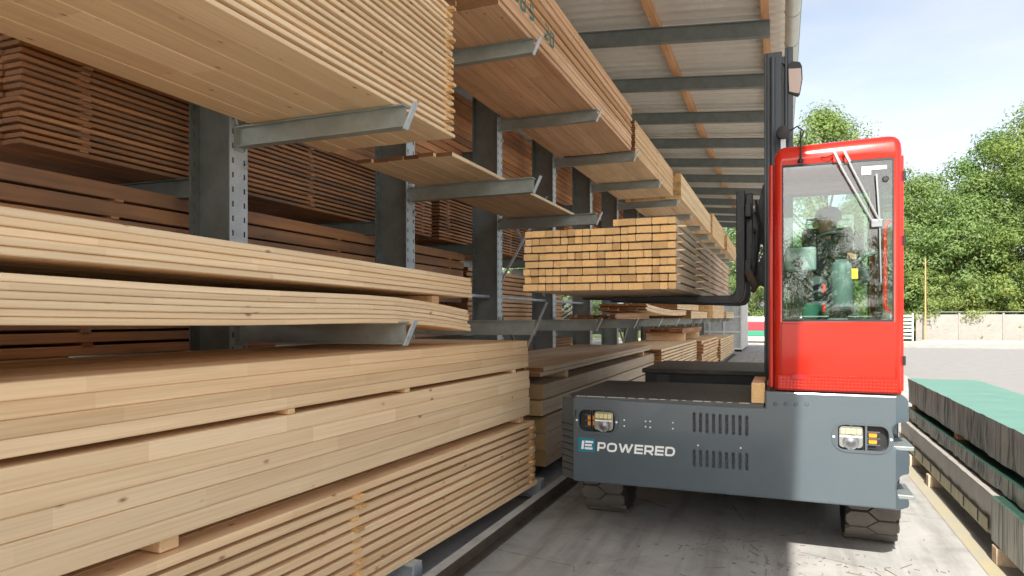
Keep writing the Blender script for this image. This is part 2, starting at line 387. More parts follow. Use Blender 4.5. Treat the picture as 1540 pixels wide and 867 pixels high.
# ---------------------------------------------------------------- shed roof over the rack
BAY, COL0 = 2.36, 3.71
KS = list(range(-3, 14))
def colY(k): return COL0 + BAY*k
SL = 0.0866                                  # roof falls to the eave on the right
def beam_bot(x): return 5.85 - SL*(x + .16)
shed = thing('open_shed', 'open-sided timber shed roof of corrugated sheet on steel beams above the rack', 'shed', (-3.7, 0, 0))
def slopebar(x0, x1, y0, y1, lo, hi, mb):
    return mb.add([(x0,y0,beam_bot(x0)+lo),(x1,y0,beam_bot(x1)+lo),(x1,y1,beam_bot(x1)+lo),(x0,y1,beam_bot(x0)+lo),
                   (x0,y0,beam_bot(x0)+hi),(x1,y0,beam_bot(x1)+hi),(x1,y1,beam_bot(x1)+hi),(x0,y1,beam_bot(x0)+hi)],
                  [(0,3,2,1),(4,5,6,7),(0,1,5,4),(1,2,6,5),(2,3,7,6),(3,0,4,7)])
mb = MB(); yb = 0
slopebar(-11.4, -.156, -.055, .055, 0, .012, mb); slopebar(-11.4, -.156, -.055, .055, .226, .238, mb); slopebar(-11.4, -.156, -.004, .004, .012, .226, mb)  # roof's unseen far side extended to shade the ground behind the rack
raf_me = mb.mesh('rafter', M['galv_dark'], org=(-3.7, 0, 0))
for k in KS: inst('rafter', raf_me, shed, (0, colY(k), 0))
for x in (-.22, -1.83, -3.5, -5.2, -6.9, -8.6, -10.3):
    zb = beam_bot(x) + .240
    mb = MB(); mb.box(x-.055, x+.055, -8.0, 36.6, zb, zb+.145); mb.build('purlin', M['purlin'], shed, bevel=.004, seg=1)
mb = MB(); y = -8.2; prof = []
while y < 37.0:
    prof += [(y, 0), (y+.09, 0), (y+.125, .055), (y+.215, .055), (y+.25, 0)]; y += .25
vs = []
for (yy, zz) in prof:
    for x in (.10, -11.6): vs.append((x, yy, beam_bot(x)+.388+zz))
mb.add(vs, [(2*i, 2*i+1, 2*i+3, 2*i+2) for i in range(len(prof)-1)])
mb.build('roof_sheet', M['roof'], shed)
mb = MB(); pr = []                            # half round gutter with a wall thickness
for i in range(13):
    a = math.pi + math.pi*i/12; pr.append((.155+.105*math.cos(a), 6.16+.105*math.sin(a)))
for i in range(12, -1, -1):
    a = math.pi + math.pi*i/12; pr.append((.155+.100*math.cos(a), 6.16+.100*math.sin(a)))
mb.prism(pr, 'y', -8.2, 37)
gut = mb.build('gutter', M['zinc'], shed, smooth=True)
mb = MB(); mb.tube([(.262,-8.2,6.163),(.262,37,6.163)], .011, 8); mb.build('gutter_bead', M['galv'], gut)
mb = MB(); pts = [(.155+.108*math.cos(math.pi+math.pi*i/12), 0, 6.16+.108*math.sin(math.pi+math.pi*i/12)) for i in range(13)]
mb.tube(pts, .008, 6); br_me = mb.mesh('gutter_bracket', M['galv'], org=(-3.7,0,0))
for i in range(37): inst('gutter_bracket', br_me, gut, (0, -7.0+1.18*i, 0))

# ---------------------------------------------------------------- cantilever rack
rack = thing('cantilever_rack', 'long galvanised cantilever rack with slotted columns carrying timber packs', 'rack', (-3.7, 0, 0))
mb = MB()
for (xa, xb) in ((-3.513, -3.5), (-3.865, -3.852)):
    for (ya, yb) in ((-.085,-.062), (-.046,.046), (.062,.085)): mb.box(xa, xb, ya, yb, 0, 6.2)
    for sgn in (-1, 1):
        z = 0.0
        while z < 6.15:
            mb.box(xa, xb, min(sgn*.046, sgn*.062), max(sgn*.046, sgn*.062), z, min(z+.062, 6.2)); z += .10
mb.box(-3.852, -3.513, -.005, .005, 0, 6.2)
mb.box(-3.93, -3.42, -.12, .12, 0, .02)
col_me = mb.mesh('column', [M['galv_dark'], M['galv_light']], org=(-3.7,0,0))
col_me.polygons.foreach_set('material_index', [1 if p.center[0] > .19 and p.normal.x > .5 else 0 for p in col_me.polygons])  # outward flange faces take a brighter steel: their light put into the colour
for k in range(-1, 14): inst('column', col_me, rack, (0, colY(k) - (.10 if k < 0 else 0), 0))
LV = (1.675, 3.02, 4.33)
def ibeam(mb, x0, x1, z0a, z0b, h, fw, ft=.009, wt=.007):
    for (lo, hi, hw) in ((0, ft, fw/2), (h-ft, h, fw/2), (ft, h-ft, wt/2)):
        mb.add([(x0,-hw,z0a+lo),(x1,-hw,z0b+lo),(x1,hw,z0b+lo),(x0,hw,z0a+lo),(x0,-hw,z0a+hi),(x1,-hw,z0b+hi),(x1,hw,z0b+hi),(x0,hw,z0a+hi)],
               [(0,3,2,1),(4,5,6,7),(0,1,5,4),(1,2,6,5),(2,3,7,6),(3,0,4,7)])
mb = MB(); ibeam(mb, -3.492, -2.17, -.145, -.14, .14, .082); mb.box(-3.4995, -3.490, -.042, .042, -.17, .02)
arm_me = mb.mesh('arm', M['galv'], org=(-3.7,0,0))
mb = MB(); mb.prism([(-2.185,-.15),(-2.172,-.15),(-2.095,.012),(-2.108,.012)], 'y', -.026, .026)
stop_me = mb.mesh('end_stop', M['galv_light'], org=(-3.7,0,0), bevel=.002, seg=1)
mb = MB(); mb.tube([(-3.499,-.05,.03),(-3.47,-.05,.035),(-3.462,-.05,.0)], .008, 6); mb.tube([(-3.485,.05,-.235),(-3.47,.05,-.26),(-3.49,.05,-.285)], .009, 6)
pin_me = mb.mesh('arm_pin', M['galv_light'], org=(-3.7,0,0))
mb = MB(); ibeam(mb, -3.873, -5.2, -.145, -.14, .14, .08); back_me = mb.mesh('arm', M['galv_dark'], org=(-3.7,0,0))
mb = MB(); ibeam(mb, -3.40, -2.10, .0, .0, .165, .11, .012, .01); mb.box(-2.10, -2.088, -.055, .055, 0.0, .165)
foot_me = mb.mesh('base_arm', M['galv_light'], org=(-3.7,0,0), bevel=.002, seg=1)
for k in range(-1, 14):
    for li, z in enumerate(LV):
        a = inst('arm', arm_me, rack, (0, colY(k) - (.10 if k < 0 else 0), z + (.012 if k < 0 else 0))); inst('end_stop', stop_me, a, (0,0,0)); inst('arm_pin', pin_me, a, (0,0,0))
    inst('base_arm', foot_me, rack, (0, colY(k), .02))
    for z in (1.46, 2.70, 3.95): inst('arm', back_me, rack, (0, colY(k), z))
mb = MB(); ibeam(mb, -3.96, -5.25, .0, .0, .165, .11, .012, .01); bfoot_me = mb.mesh('base_arm', M['galv_dark'], org=(-3.7,0,0))
for k in range(-1, 14): inst('base_arm', bfoot_me, rack, (0, colY(k), .02))
for k in range(0, 13):
    mb = MB(); mb.tube([(-3.66,colY(k)+.006,1.98),(-3.66,colY(k+1)-.006,1.98)], .021, 8); mb.build('tie_tube', M['galv_light'], rack)
    if k in (2, 5, 8, 11):
        for (za, zb) in ((.35,1.95),(1.95,.35),(2.05,3.7),(3.7,2.05)):
            mb = MB(); xo = -3.60 if za < zb else -3.645
            mb.bar((xo,colY(k)+.09,za),(xo,colY(k+1)-.09,zb), .04, .008); mb.build('brace', M['galv_light'], rack)
mb = MB()                                     # guide rail along the aisle
mb.prism([(-2.02,0),(-1.945,0),(-1.945,.012),(-2.008,.012),(-2.008,.128),(-1.945,.128),(-1.945,.14),(-2.02,.14)], 'y', -4, 33)
gr = mb.build('guide_rail', [M['rail'], M['galv_light']], None)
for p in gr.data.polygons:
    if p.normal.z > .5 and p.center[2] > .1: p.material_index = 1  # light on the top flange put into the colour as a paler steel
tag(gr, 'low steel channel guide rail on the ground along the foot of the rack', 'guide rail')
mb = MB(); mb.prism([(0,.0),(.0,.11),(-.09,.0)], 'y', -.006, .006); wb = mb.mesh('rail_bracket', M['galv_light'])
for i in range(14): inst('rail_bracket', wb, gr, (-2.021, 2.53+BAY*i, .004))

# ---------------------------------------------------------------- timber packs
_pc = {}
def plank_mesh(w_, t, Ln, m1, m2, c=.004, segs=1, bend=None, key=None):
    k = (round(w_,4), round(t,4), round(Ln,3), m1, m2, key)
    if k in _pc: return _pc[k]
    a, b = w_/2, t/2; sec = [(-a+c,-b),(a-c,-b),(a,-b+c),(a,b-c),(a-c,b),(-a+c,b),(-a,b-c),(-a,-b+c)]
    mb = MB(); vs = []
    for i in range(segs+1):
        y = -Ln/2 + Ln*i/segs; dz = bend(y) if bend else 0
        vs += [(x, y, z+dz) for x, z in sec]
    mb.add(vs, [(i*8+j, i*8+(j+1) % 8, (i+1)*8+(j+1) % 8, (i+1)*8+j) for i in range(segs) for j in range(8)], 0)
    o = segs*8; mb.f += [list(range(8))[::-1], [o+j for j in range(8)]]; mb.m += [1, 1]
    _pc[k] = mb.mesh('plank', [M[m1], M[m2]]); return _pc[k]
def pack(label, X0, X1, Y0, Y1, Z0, n, t, gap, wd, wm='pine', em='end_orange', stick=(), je=.03, yaw=0, bottom=True, top=False, ends=False,
         bend=None, segs=1, group='timber packs on the rack', name='timber_pack', skip=None, sm=None, proud=.02, jx=.004, bottom_ext=0, cat='timber pack', jz=.0, joff=None, rw=False):
    xc, yc = (X0+X1)/2, (Y0+Y1)/2; W = X1-X0; Ln = Y1-Y0
    root = thing(name, label, cat, (xc, yc, Z0), yaw, group)
    nb = max(1, round(W/wd)); bw = W/nb
    vars_ = [Ln, Ln-.012, Ln-.02]
    inner = MB()
    for i in range(n):
        z = i*(t+gap) + t/2
        cells = []; jj = 0
        while jj < nb:
            sp_ = 2 if (rw and jj < nb-1 and random.random() < .38) else 1
            cells.append((jj, sp_)); jj += sp_
        for j, sp_ in cells:
            if skip and skip(i, j, nb): continue
            jl = j+sp_-1; x = -W/2 + bw*(j+sp_/2); dx = U(-jx, jx) if jl == nb-1 else U(-.001,.001); dy = U(-je, je) + (bottom_ext if i == 0 else 0)
            if joff: dy += joff(i, j)
            dz = U(0, jz)
            vis = (jl == nb-1) or (bottom and i == 0) or (top and i == n-1) or ends
            if vis:
                v = random.randrange(3)
                inst('plank', plank_mesh(bw*sp_-.004, t-.001, vars_[v], wm, em, segs=segs, bend=bend, key=label if bend else None), root, (x+dx, dy, z+dz), (0, 0, U(-.0006,.0006)))
            else:
                if bend:
                    o = len(inner.v); a, b = bw/2-.0015, t/2
                    for q in range(segs+1):
                        yy = -Ln/2+Ln*q/segs; bz = bend(yy); inner.v += [(x-a,yy+dy,z-b+bz),(x+a,yy+dy,z-b+bz),(x+a,yy+dy,z+b+bz),(x-a,yy+dy,z+b+bz)]
                    for q in range(segs):
                        for e in range(4): inner.f.append([o+q*4+e, o+q*4+(e+1) % 4, o+q*4+4+(e+1) % 4, o+q*4+4+e]); inner.m.append(0)
                    inner.f += [[o,o+3,o+2,o+1],[o+segs*4+e for e in range(4)]]; inner.m += [1,1]
                else:
                    o = len(inner.v); inner.box(x-bw/2+.0015, x+bw/2-.0015, -Ln/2+dy, Ln/2+dy, z-t/2+.0005, z+t/2-.0005)
                    inner.m[-4] = 1; inner.m[-2] = 1
    if inner.v:
        io = inner.build('inner_planks', [M[wm], M[em]], root, org=(0,0,0)); io['kind'] = 'stuff'
    if gap > .004:
        skey = ('st', round(W,3), round(gap,4), sm or wm)
        if skey not in _pc: mb = MB(); mb.box(-W/2, W/2, -.028, .028, -gap/2, gap/2); _pc[skey] = mb.mesh('sticker', M[sm or wm])
        for i in range(n-1):
            for sy in stick:
                ly = sy - yc; inst('sticker', _pc[skey], root, (U(0, proud), ly+U(-.012,.012), i*(t+gap)+t+gap/2 + (bend(ly) if bend else 0)), (0,0,U(-.02,.02)))
    return root
def spacer(label, x0, x1, y, z, h, wd=.09, m='pine', group='spacers under the packs'):
    mb = MB(); mb.box(x0, x1, y-wd/2, y+wd/2, z, z+h)
    o = bpy.data.objects.new('spacer_block', mb.mesh('spacer_block', M[m], org=((x0+x1)/2, y, z), bevel=.003, seg=1)); COL.objects.link(o); o.location = ((x0+x1)/2, y, z)
    return tag(o, label, 'spacer', group)

GF, GB = 'timber packs on the front of the rack', 'brown timber packs on the back of the rack'
# ---- foreground, floor level
yw = -.036
pack('pale stickered board pack lowest in the left foreground on the base arms', -3.36, -2.18, -.4, 5.84, .187, 10, .042, .0185, .147, 'pine', 'end_orange', stick=(.7,3.2,5.76), sm='end_orange', yaw=yw, bottom=False, top=True, je=.015, proud=.03, group=GF, bottom_ext=.04, jx=.006)
for y_, nm in ((.8,'hidden at the left'),(2.02,'left of the middle'),(5.62,'at its right end')):
    spacer('wooden spacer block between lowest and middle foreground packs ' + nm, -3.36+.036*(y_-2.7)*-1, -2.23+.036*(y_-2.7), y_, .779, .058)
pack('smooth solid timber pack in the middle of the foreground stack', -3.36, -2.19, -.4, 5.72, .839, 5, .0788, 0, .195, 'pine_pale', 'end_pale', yaw=yw, bottom=False, top=False, je=.01, group=GF, jx=.004)
for y_, nm in ((1.0,'at the left'),(2.68,'near the middle'),(3.72,'right of the middle'),(5.4,'at the right')):
    spacer('thin lath under the top foreground pack ' + nm, -3.36-.036*(y_-2.7), -2.20+.036*(y_-2.7), y_, 1.2345, .0245, .05)
pack('smooth solid timber pack on top of the foreground stack below the arm', -3.36, -2.20, -.4, 5.72, 1.26, 4, .0592, 0, .195, 'pine', 'end_orange', yaw=yw, bottom=False, top=True, je=.01, group=GF, jx=.009)
# ---- foreground, first arm level: two bowed packs
def bow_lo(y): yy = y + 1.95; return -.078*max(0, (yy-3.0)/1.65)**2 - .012*math.sin(max(0,min(1,(yy-1.35)/2.36))*math.pi)
def bow_hi(y): yy = y + 1.95; return -.035*max(0, (yy-1.0)/3.7)**2 + .018*max(0,(2.2-yy)/3)
pack('drooping pack of thin pale boards lying directly on the first arm', -3.36, -2.20, -.8, 4.70, 1.677, 6, .0265, .0005, .19, 'pine_pale', 'end_orange', bend=bow_lo, segs=16, je=.05, group=GF, jx=.008, bottom=False, top=True)
spacer('dark-ended wooden spacer between the two bowed board packs', -3.3, -2.26, 4.27, 1.795, .058, .10, 'pine_pink')
spacer('wooden spacer between the two bowed board packs at far left', -3.3, -2.26, .9, 1.834, .05, .10, 'pine_pink')
pack('gently bowed pack of thin pale boards upper of two on the first arm', -3.36, -2.19, -.8, 4.74, 1.886, 5, .029, .0005, .19, 'pine_pale', 'end_pale', bend=bow_hi, segs=16, je=.04, group=GF, jx=.012, bottom=True, top=True)
# ---- second level
pack('large stickered pale board pack overhead at upper left', -3.38, -2.235, -1.0, 4.50, 3.022, 21, .0265, .0195, .191, 'pine_pale', 'end_orange', stick=(1.9,4.42), je=.012, bottom=True, group=GF, bottom_ext=.03, proud=.045, sm='end_orange', jx=.004)
pack('single layer of boards lying alone across two second-level arms', -3.40, -2.50, 4.98, 8.55, 3.022, 1, .034, 0, .15, 'pine_pale', 'end_brown', je=.02, bottom=True, top=True, ends=True, group=GF)
# ---- third level
pack('rough sawn plank pack with teal spray marks on the top arms', -3.42, -2.20, 5.30, 10.72, 4.332, 13, .0475, .0045, .2, 'pine_pink', 'end_brown', je=.025, bottom=True, ends=True, group=GF, jx=.014)
pack('plank pack with thin laths, second along the top arms', -3.38, -2.18, 10.92, 15.05, 4.332, 16, .027, .0075, .2, 'pine', 'end_brown', stick=(11.0,13.0,14.9), je=.01, group=GF, bottom=True, jx=.006)
pack('squared batten pack with brick-like ends, third along the top arms', -3.30, -2.05, 15.35, 22.1, 4.332, 9, .058, .003, .11, 'pine_pale', 'end_orange', je=.01, group=GF, bottom=True, ends=False)
pack('tall plank pack, fourth along the top arms by the mast', -3.30, -2.05, 22.7, 27.6, 4.332, 15, .045, .004, .2, 'pine', 'end_orange', je=.01, group=GF, bottom=True)
pack('plank pack, farthest along the top arms', -3.30, -1.98, 28.1, 33.5, 4.332, 13, .045, .004, .2, 'pine', 'end_orange', je=.01, group=GF, bottom=True)
# spray marks on the rough sawn pack
mk = MB()
def stroke(pts, r=.008):
    for a_, b_ in zip(pts, pts[1:]): mk.bar((-2.19,a_[0],a_[1]),(-2.19,b_[0],b_[1]), .006, r*2)
for (y0, z0, s_, g_) in ((5.62,4.53,.13,'5'),(5.78,4.51,.13,'0'),(6.02,4.52,.12,'5'),(6.45,4.50,.13,'2'),(6.62,4.49,.13,'0')):
    gl = {'5': [(1,1),(0,1),(0,.55),(.8,.55),(1,.3),(.8,0),(0,0)], '0': [(0,0),(0,1),(1,1),(1,0),(0,0)], '2': [(0,1),(1,1),(1,.5),(0,0),(1,0)]}[g_]
    stroke([(y0+p*s_*.8, z0+q*s_) for p, q in gl])
sp = mk.build('spray_mark', M['spray'], None); sp.parent = [o for o in COL.objects if o.get('label','').startswith('rough sawn plank pack')][0]; sp.location = -sp.parent.location
# ---- first level farther along
pack('small heap of short brown slats on the first-level arms', -3.25, -2.45, 10.6, 13.6, 1.677, 3, .022, .002, .09, 'old_red', 'end_brown', je=.12, top=True, ends=True, group=GF)
pack('warped pale boards on the first-level arms behind the forks', -3.2, -2.3, 12.6, 18.2, 1.75, 4, .03, .002, .19, 'pine_pale', 'end_brown', je=.1, bend=lambda y: .05*(y/2.8)**2-.03*y/2.8, segs=10, top=True, group=GF)
pack('low board pack on the first-level arms, left of the tall batten pack', -3.3, -2.25, 16.2, 20.6, 1.90, 4, .05, .004, .17, 'pine', 'end_brown', je=.02, top=True, ends=True, group=GF)
pack('low bottom boards carrying the low board pack on the first level', -3.3, -2.2, 18.4, 22.6, 1.677, 4, .045, .004, .17, 'pine_pale', 'end_brown', je=.02, top=True, group=GF)
pack('tall batten pack with orange ends on the first-level arms', -3.3, -2.05, 22.8, 27.4, 1.677, 8, .055, .006, .14, 'pine', 'end_orange', je=.02, top=True, ends=True, group=GF)
pack('farthest low board pack on the first-level arms', -3.3, -2.0, 28.0, 32.5, 1.677, 4, .055, .012, .2, 'pine_pale', 'end_orange', je=.03, top=True, group=GF)
# ---- second level farther along (mostly behind the carried load)
pack('board pack on the second-level arms hidden behind the carried load', -3.3, -2.25, 17.6, 23.0, 3.022, 8, .045, .006, .2, 'pine', 'end_orange', je=.02, group=GF)
# ---- floor level farther along
pack('lower bundle of squared beams with pale ends behind the foreground stack', -3.4, -2.22, 6.55, 13.0, .187, 3, .165, .004, .145, 'pine_grey', 'end_pale', je=.02, ends=True, group=GF, bottom=False)
pack('upper bundle of squared beams on a dark gap behind the foreground stack', -3.4, -2.22, 6.45, 12.9, .715, 2, .15, .012, .20, 'pine_grey', 'end_pale', je=.03, ends=True, group=GF, bottom=False, top=True, skip=lambda i, j, nb: i == 1 and j < nb-3)
spacer('orange-ended wooden spacer on the upper beam bundle near its front', -3.3, -2.25, 7.4, 1.03, .09, .10, 'pine')
spacer('wooden spacer on the upper beam bundle near its far end', -3.3, -2.25, 12.0, 1.03, .09, .10, 'pine')
pack('wide flat layer of grey boards laid over the beam bundles', -3.5, -2.18, 6.35, 12.3, 1.122, 2, .04, .002, .19, 'pine_grey', 'end_brown', je=.12, top=True, ends=True, group=GF, bottom=False)
pack('stickered board pack with brown ends on the floor behind the deck', -3.4, -2.08, 12.9, 18.6, .187, 14, .045, .022, .2, 'pine_pale', 'end_brown', stick=(13.1,15.7,18.3), je=.03, top=True, group=GF, ends=True, sm='old_red')
pack('loose boards with brown ends on the floor pack by the far columns', -3.3, -2.3, 17.5, 21.9, 1.30, 3, .035, .006, .18, 'old_red', 'end_brown', je=.1, top=True, ends=True, group=GF)
spacer('wooden spacer under the loose far boards', -3.3, -2.3, 18.0, 1.105, .195, .1); spacer('second wooden spacer under the loose far boards', -3.3, -2.3, 21.2, 1.105, .195, .1)
pack('uneven board pack with red printed ends farther along the floor', -3.3, -2.0, 19.2, 24.0, .187, 10, .06, .03, .2, 'pine', 'end_brown', stick=(19.4,21.5,23.8), je=.05, top=True, group=GF, ends=True, jx=.04)
pack('stickered board pack at the far end of the floor level', -3.2, -1.95, 24.6, 31.5, .187, 9, .06, .028, .2, 'pine_pale', 'end_brown', stick=(24.8,27.2,29.5,31.3), je=.04, top=True, group=GF, ends=True)
# ---- back of the rack
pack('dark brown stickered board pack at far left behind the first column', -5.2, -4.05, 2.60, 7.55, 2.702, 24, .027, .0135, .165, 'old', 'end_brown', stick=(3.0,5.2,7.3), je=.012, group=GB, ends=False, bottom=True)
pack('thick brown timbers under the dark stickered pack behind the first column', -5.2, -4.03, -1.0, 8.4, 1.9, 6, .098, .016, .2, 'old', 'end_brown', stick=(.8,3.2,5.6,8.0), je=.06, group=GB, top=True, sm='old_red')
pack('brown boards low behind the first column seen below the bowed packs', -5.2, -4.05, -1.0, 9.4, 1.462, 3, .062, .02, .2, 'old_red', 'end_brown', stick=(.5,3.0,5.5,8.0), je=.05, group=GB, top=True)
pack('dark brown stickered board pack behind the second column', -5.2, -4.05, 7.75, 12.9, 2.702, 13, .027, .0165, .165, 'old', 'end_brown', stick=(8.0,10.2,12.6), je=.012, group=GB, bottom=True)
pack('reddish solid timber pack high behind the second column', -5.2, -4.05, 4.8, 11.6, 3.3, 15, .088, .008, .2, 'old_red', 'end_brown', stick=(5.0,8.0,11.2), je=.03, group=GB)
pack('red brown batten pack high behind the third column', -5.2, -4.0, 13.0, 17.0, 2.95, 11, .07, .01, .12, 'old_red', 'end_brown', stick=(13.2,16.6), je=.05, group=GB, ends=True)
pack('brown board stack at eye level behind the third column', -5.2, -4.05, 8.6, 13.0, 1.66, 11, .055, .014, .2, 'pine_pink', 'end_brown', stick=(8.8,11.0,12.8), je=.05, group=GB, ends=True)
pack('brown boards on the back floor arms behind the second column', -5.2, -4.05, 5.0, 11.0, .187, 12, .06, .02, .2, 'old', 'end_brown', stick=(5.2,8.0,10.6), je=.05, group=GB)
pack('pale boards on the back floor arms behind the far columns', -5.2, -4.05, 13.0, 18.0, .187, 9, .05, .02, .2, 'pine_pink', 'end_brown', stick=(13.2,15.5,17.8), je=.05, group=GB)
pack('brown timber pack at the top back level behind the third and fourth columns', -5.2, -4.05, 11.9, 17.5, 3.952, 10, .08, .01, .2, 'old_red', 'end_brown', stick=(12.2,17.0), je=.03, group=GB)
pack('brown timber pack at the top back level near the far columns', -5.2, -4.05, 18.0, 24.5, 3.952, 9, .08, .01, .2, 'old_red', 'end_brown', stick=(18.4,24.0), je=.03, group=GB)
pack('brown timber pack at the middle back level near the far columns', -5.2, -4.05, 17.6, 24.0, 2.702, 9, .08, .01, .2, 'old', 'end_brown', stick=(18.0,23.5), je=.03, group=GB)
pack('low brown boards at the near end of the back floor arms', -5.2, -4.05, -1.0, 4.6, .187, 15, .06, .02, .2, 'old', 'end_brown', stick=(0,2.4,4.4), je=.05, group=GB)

# ---- a second row of stacks across the far aisle
for i, (y0, n_, wm_) in enumerate(((2.0,11,'old'),(8.6,13,'old_red'),(15.4,12,'pine_pink'),(22.5,10,'old'))):
    pack(('dark brown','reddish','pale brown','low brown')[i] + ' board stack across the far aisle behind the rack', -9.6, -8.4, y0, y0+6, .12, n_, .09, .02, .3, wm_, 'end_brown', stick=(y0+.3,y0+3,y0+5.7), je=.05, bottom=False, top=True, group='stacks across the far aisle')
# ---------------------------------------------------------------- side loading forklift
truck = thing('side_loader_truck', 'red and slate grey electric side-loading forklift with a driver cab', 'forklift', (-.4, 7.3, 0))
FY = 5.0
def boolean_cut(o, cutter_mb):
    c = cutter_mb.build('cutter_tmp', M['black'], None, org=root_of(o).location)
    c.location = root_of(o).location
    md = o.modifiers.new('b', 'BOOLEAN'); md.operation = 'DIFFERENCE'; md.object = c; md.solver = 'EXACT'
    bpy.context.view_layer.update()
    me = bpy.data.meshes.new_from_object(o.evaluated_get(bpy.context.evaluated_depsgraph_get()))
    o.modifiers.clear(); o.data = me; bpy.data.objects.remove(c)
def capsule(cx, cz, hw, hh, r, n=6):
    pts = []
    for (sx, sz, a0) in ((1,1,0),(-1,1,90),(-1,-1,180),(1,-1,270)):
        for i in range(n+1):
            a = R(a0 + 90*i/n); pts.append((cx+sx*(hw-r)+r*math.cos(a), cz+sz*(hh-r)+r*math.sin(a)))
    return pts
def P(px, py, Y=FY): v = atY(px, py, Y); return (v.x, v.z)
# front body: one plate outline in XZ with the two step notches on the right
XL, XR, ZB = -1.475, .772, .458
ZDl, ZDr, ZC = 1.098, 1.078, 1.196
out = [(XL,ZB),(.715,ZB),(.772,.47),(.772,.515),(.705,.53),(.692,.60),(.705,.665),(.725,.68),(.772,.685),(.772,.835),(.70,.845),(.672,.87),(.672,.985),(.70,1.02),(.772,1.025),(.765,1.165),(.735,ZC),(-.106,ZC),(-.106,ZDr),(XL,ZDl)]
mb = MB(); mb.prism(out, 'y', FY, 5.44)
body = mb.build('front_body', M['chassis'], truck, bevel=.012, seg=2)
cut = MB()
slots = []
p0, p1 = atY(1044,631,FY), atY(1123,635,FY)
for i in range(9):
    x = p0.x + (p1.x-p0.x)*i/8
    slots += [(x, .955-.0035*i*.2, .0105, .070), (x, .700, .0105, .060)]
for (x, z, hw, hh) in slots: cut.prism(capsule(x, z, hw, hh, .0104, 4), 'y', FY-.05, FY+.035)
LAMPS = (('left', P(907,634), P(888,635), -1), ('right', P(1280,658), P(1313,659), 1))
for (_, (lx, lz), (ax, az), sg) in LAMPS:
    cut.prism(capsule((lx+ax)/2, lz, abs(ax-lx)/2+.092, .083, .05), 'y', FY-.05, FY+.07)
cut.prism([(XL+.016,.93),(XL+.034,.93),(XL+.034,1.0),(XL+.016,1.0)], 'y', FY-.05, FY+.03)
cut.prism([(.66,FY-.02),(.82,FY-.02),(.82,FY+.10),(.775,FY+.068)], 'z', .3, 1.4)
boolean_cut(body, cut)
for p in body.data.polygons: p.use_smooth = False
def grille():
    m, b = mat('vent_mesh', (.05,.055,.06), .5, .3)
    v = N(m, 'ShaderNodeTexVoronoi', Scale=120.0); L(m, coords(m, (1,1,1)), v.inputs['Vector'])
    L(m, ramp(m, v.outputs['Distance'], [(.3, (.006,.006,.007)), (.5, (.09,.10,.105))]).outputs[0], b.inputs['Base Color']); return m
gm_ = grille()
for (x, z, hw, hh) in slots:
    mb = MB(); mb.box(x-hw-.003, x+hw+.003, FY+.033, FY+.037, z-hh-.004, z+hh+.004); mb.build('vent_mesh', gm_, body)
# slanted, slotted left end
mb = MB(); mb.prism([(XL,FY+.02),(XL,FY+.43),(-1.60,FY+.43),(-1.60,FY+.13)], 'z', ZB+.005, 1.085)
lend = mb.build('side_panel', M['chassis_dark'], truck, bevel=.006, seg=1)
for i in range(8):
    z = .53+.05*i; mb = MB(); mb.bar((XL+.001,FY+.016,z),(-1.603,FY+.127,z), .004, .006); mb.build('slit', M['black'], lend)
# lamps
for (nm, (lx, lz), (ax, az), sg) in LAMPS:
    cxm, hw = (lx+ax)/2, abs(ax-lx)/2+.118
    mb = MB(); mb.prism(capsule(cxm, lz, hw, .100, .095, 8), 'y', FY-.007, FY+.0)
    lamp = mb.build('headlight', M['chassis_dark'], truck)
    ct = MB(); ct.prism(capsule(cxm, lz, abs(ax-lx)/2+.090, .081, .05), 'y', FY-.05, FY+.05); boolean_cut(lamp, ct)
    mb = MB(); mb.box(cxm-hw+.03, cxm+hw-.03, FY+.055, FY+.062, lz-.08, lz+.08); mb.build('lamp_recess', M['black'], lamp)
    mb = MB(); mb.prism(capsule(lx, lz, .073, .073, .026), 'y', FY+.012, FY+.05); mb.build('lamp_housing', M['lens'], lamp, bevel=.004)
    for q in range(4):
        mb = MB(); mb.prism(capsule(lx-.048+.032*q, lz+.038, .0135, .017, .005, 3), 'y', FY+.004, FY+.013); mb.build('led', M['led'], lamp, bevel=.003, seg=1)
    mb = MB(); mb.box(lx-.066, lx+.066, FY+.007, FY+.0121, lz-.002, lz+.008); mb.build('lamp_divider', M['white'], lamp)
    mb = MB(); mb.lathe([(.05,.0),(.048,-.004),(.034,-.002),(.018,-.007),(.004,-.010)], (lx, FY+.012, lz-.034), 'y', 20); rf = mb.build('reflector', M['chrome'], lamp, smooth=True); rf.scale = (1, 1, 1)
    for q in (-1, 1):
        mb = MB(); mb.prism(capsule(ax, lz+.021*q, .024, .016, .006, 3), 'y', FY+.01, FY+.05); mb.build('indicator', M['amber'], lamp, bevel=.004)
    gx = lx + sg*.088
    for (a_, b_) in (((gx,lz-.08),(gx,lz+.08)), ((lx-.085,lz-.081),(lx-.085,lz+.081)), ((lx,lz+.075),(lx,lz+.083)), ((lx,lz-.083),(lx,lz-.075))):
        mb = MB(); mb.bar((a_[0],FY-.002,a_[1]),(b_[0],FY-.002,b_[1]), .013, .006); mb.build('guard_bar', M['chassis_dark'], lamp)
    for dz in (-.042, 0, .042):
        mb = MB(); mb.bar((gx,FY-.001,lz+dz),(ax+sg*.04,FY-.001,lz+dz), .005, .007); mb.build('guard_bar', M['chassis_dark'], lamp)
    for ex in (cxm-hw+.014, cxm+hw-.014):
        mb = MB(); mb.lathe([(.008,-.011),(.008,-.005)], (ex, FY, lz), 'y', 10); mb.build('bolt', M['white'], lamp)
for (px, py) in ((939,632),(939,641),(971,634),(978,634),(971,642),(978,643),(1012,636),(1012,645),(1050,670),(1114,674)):
    x, z = P(px, py); mb = MB(); mb.lathe([(.006,-.005),(.006,.002)], (x, FY, z), 'y', 8); mb.build('rivet', M['white'], body)
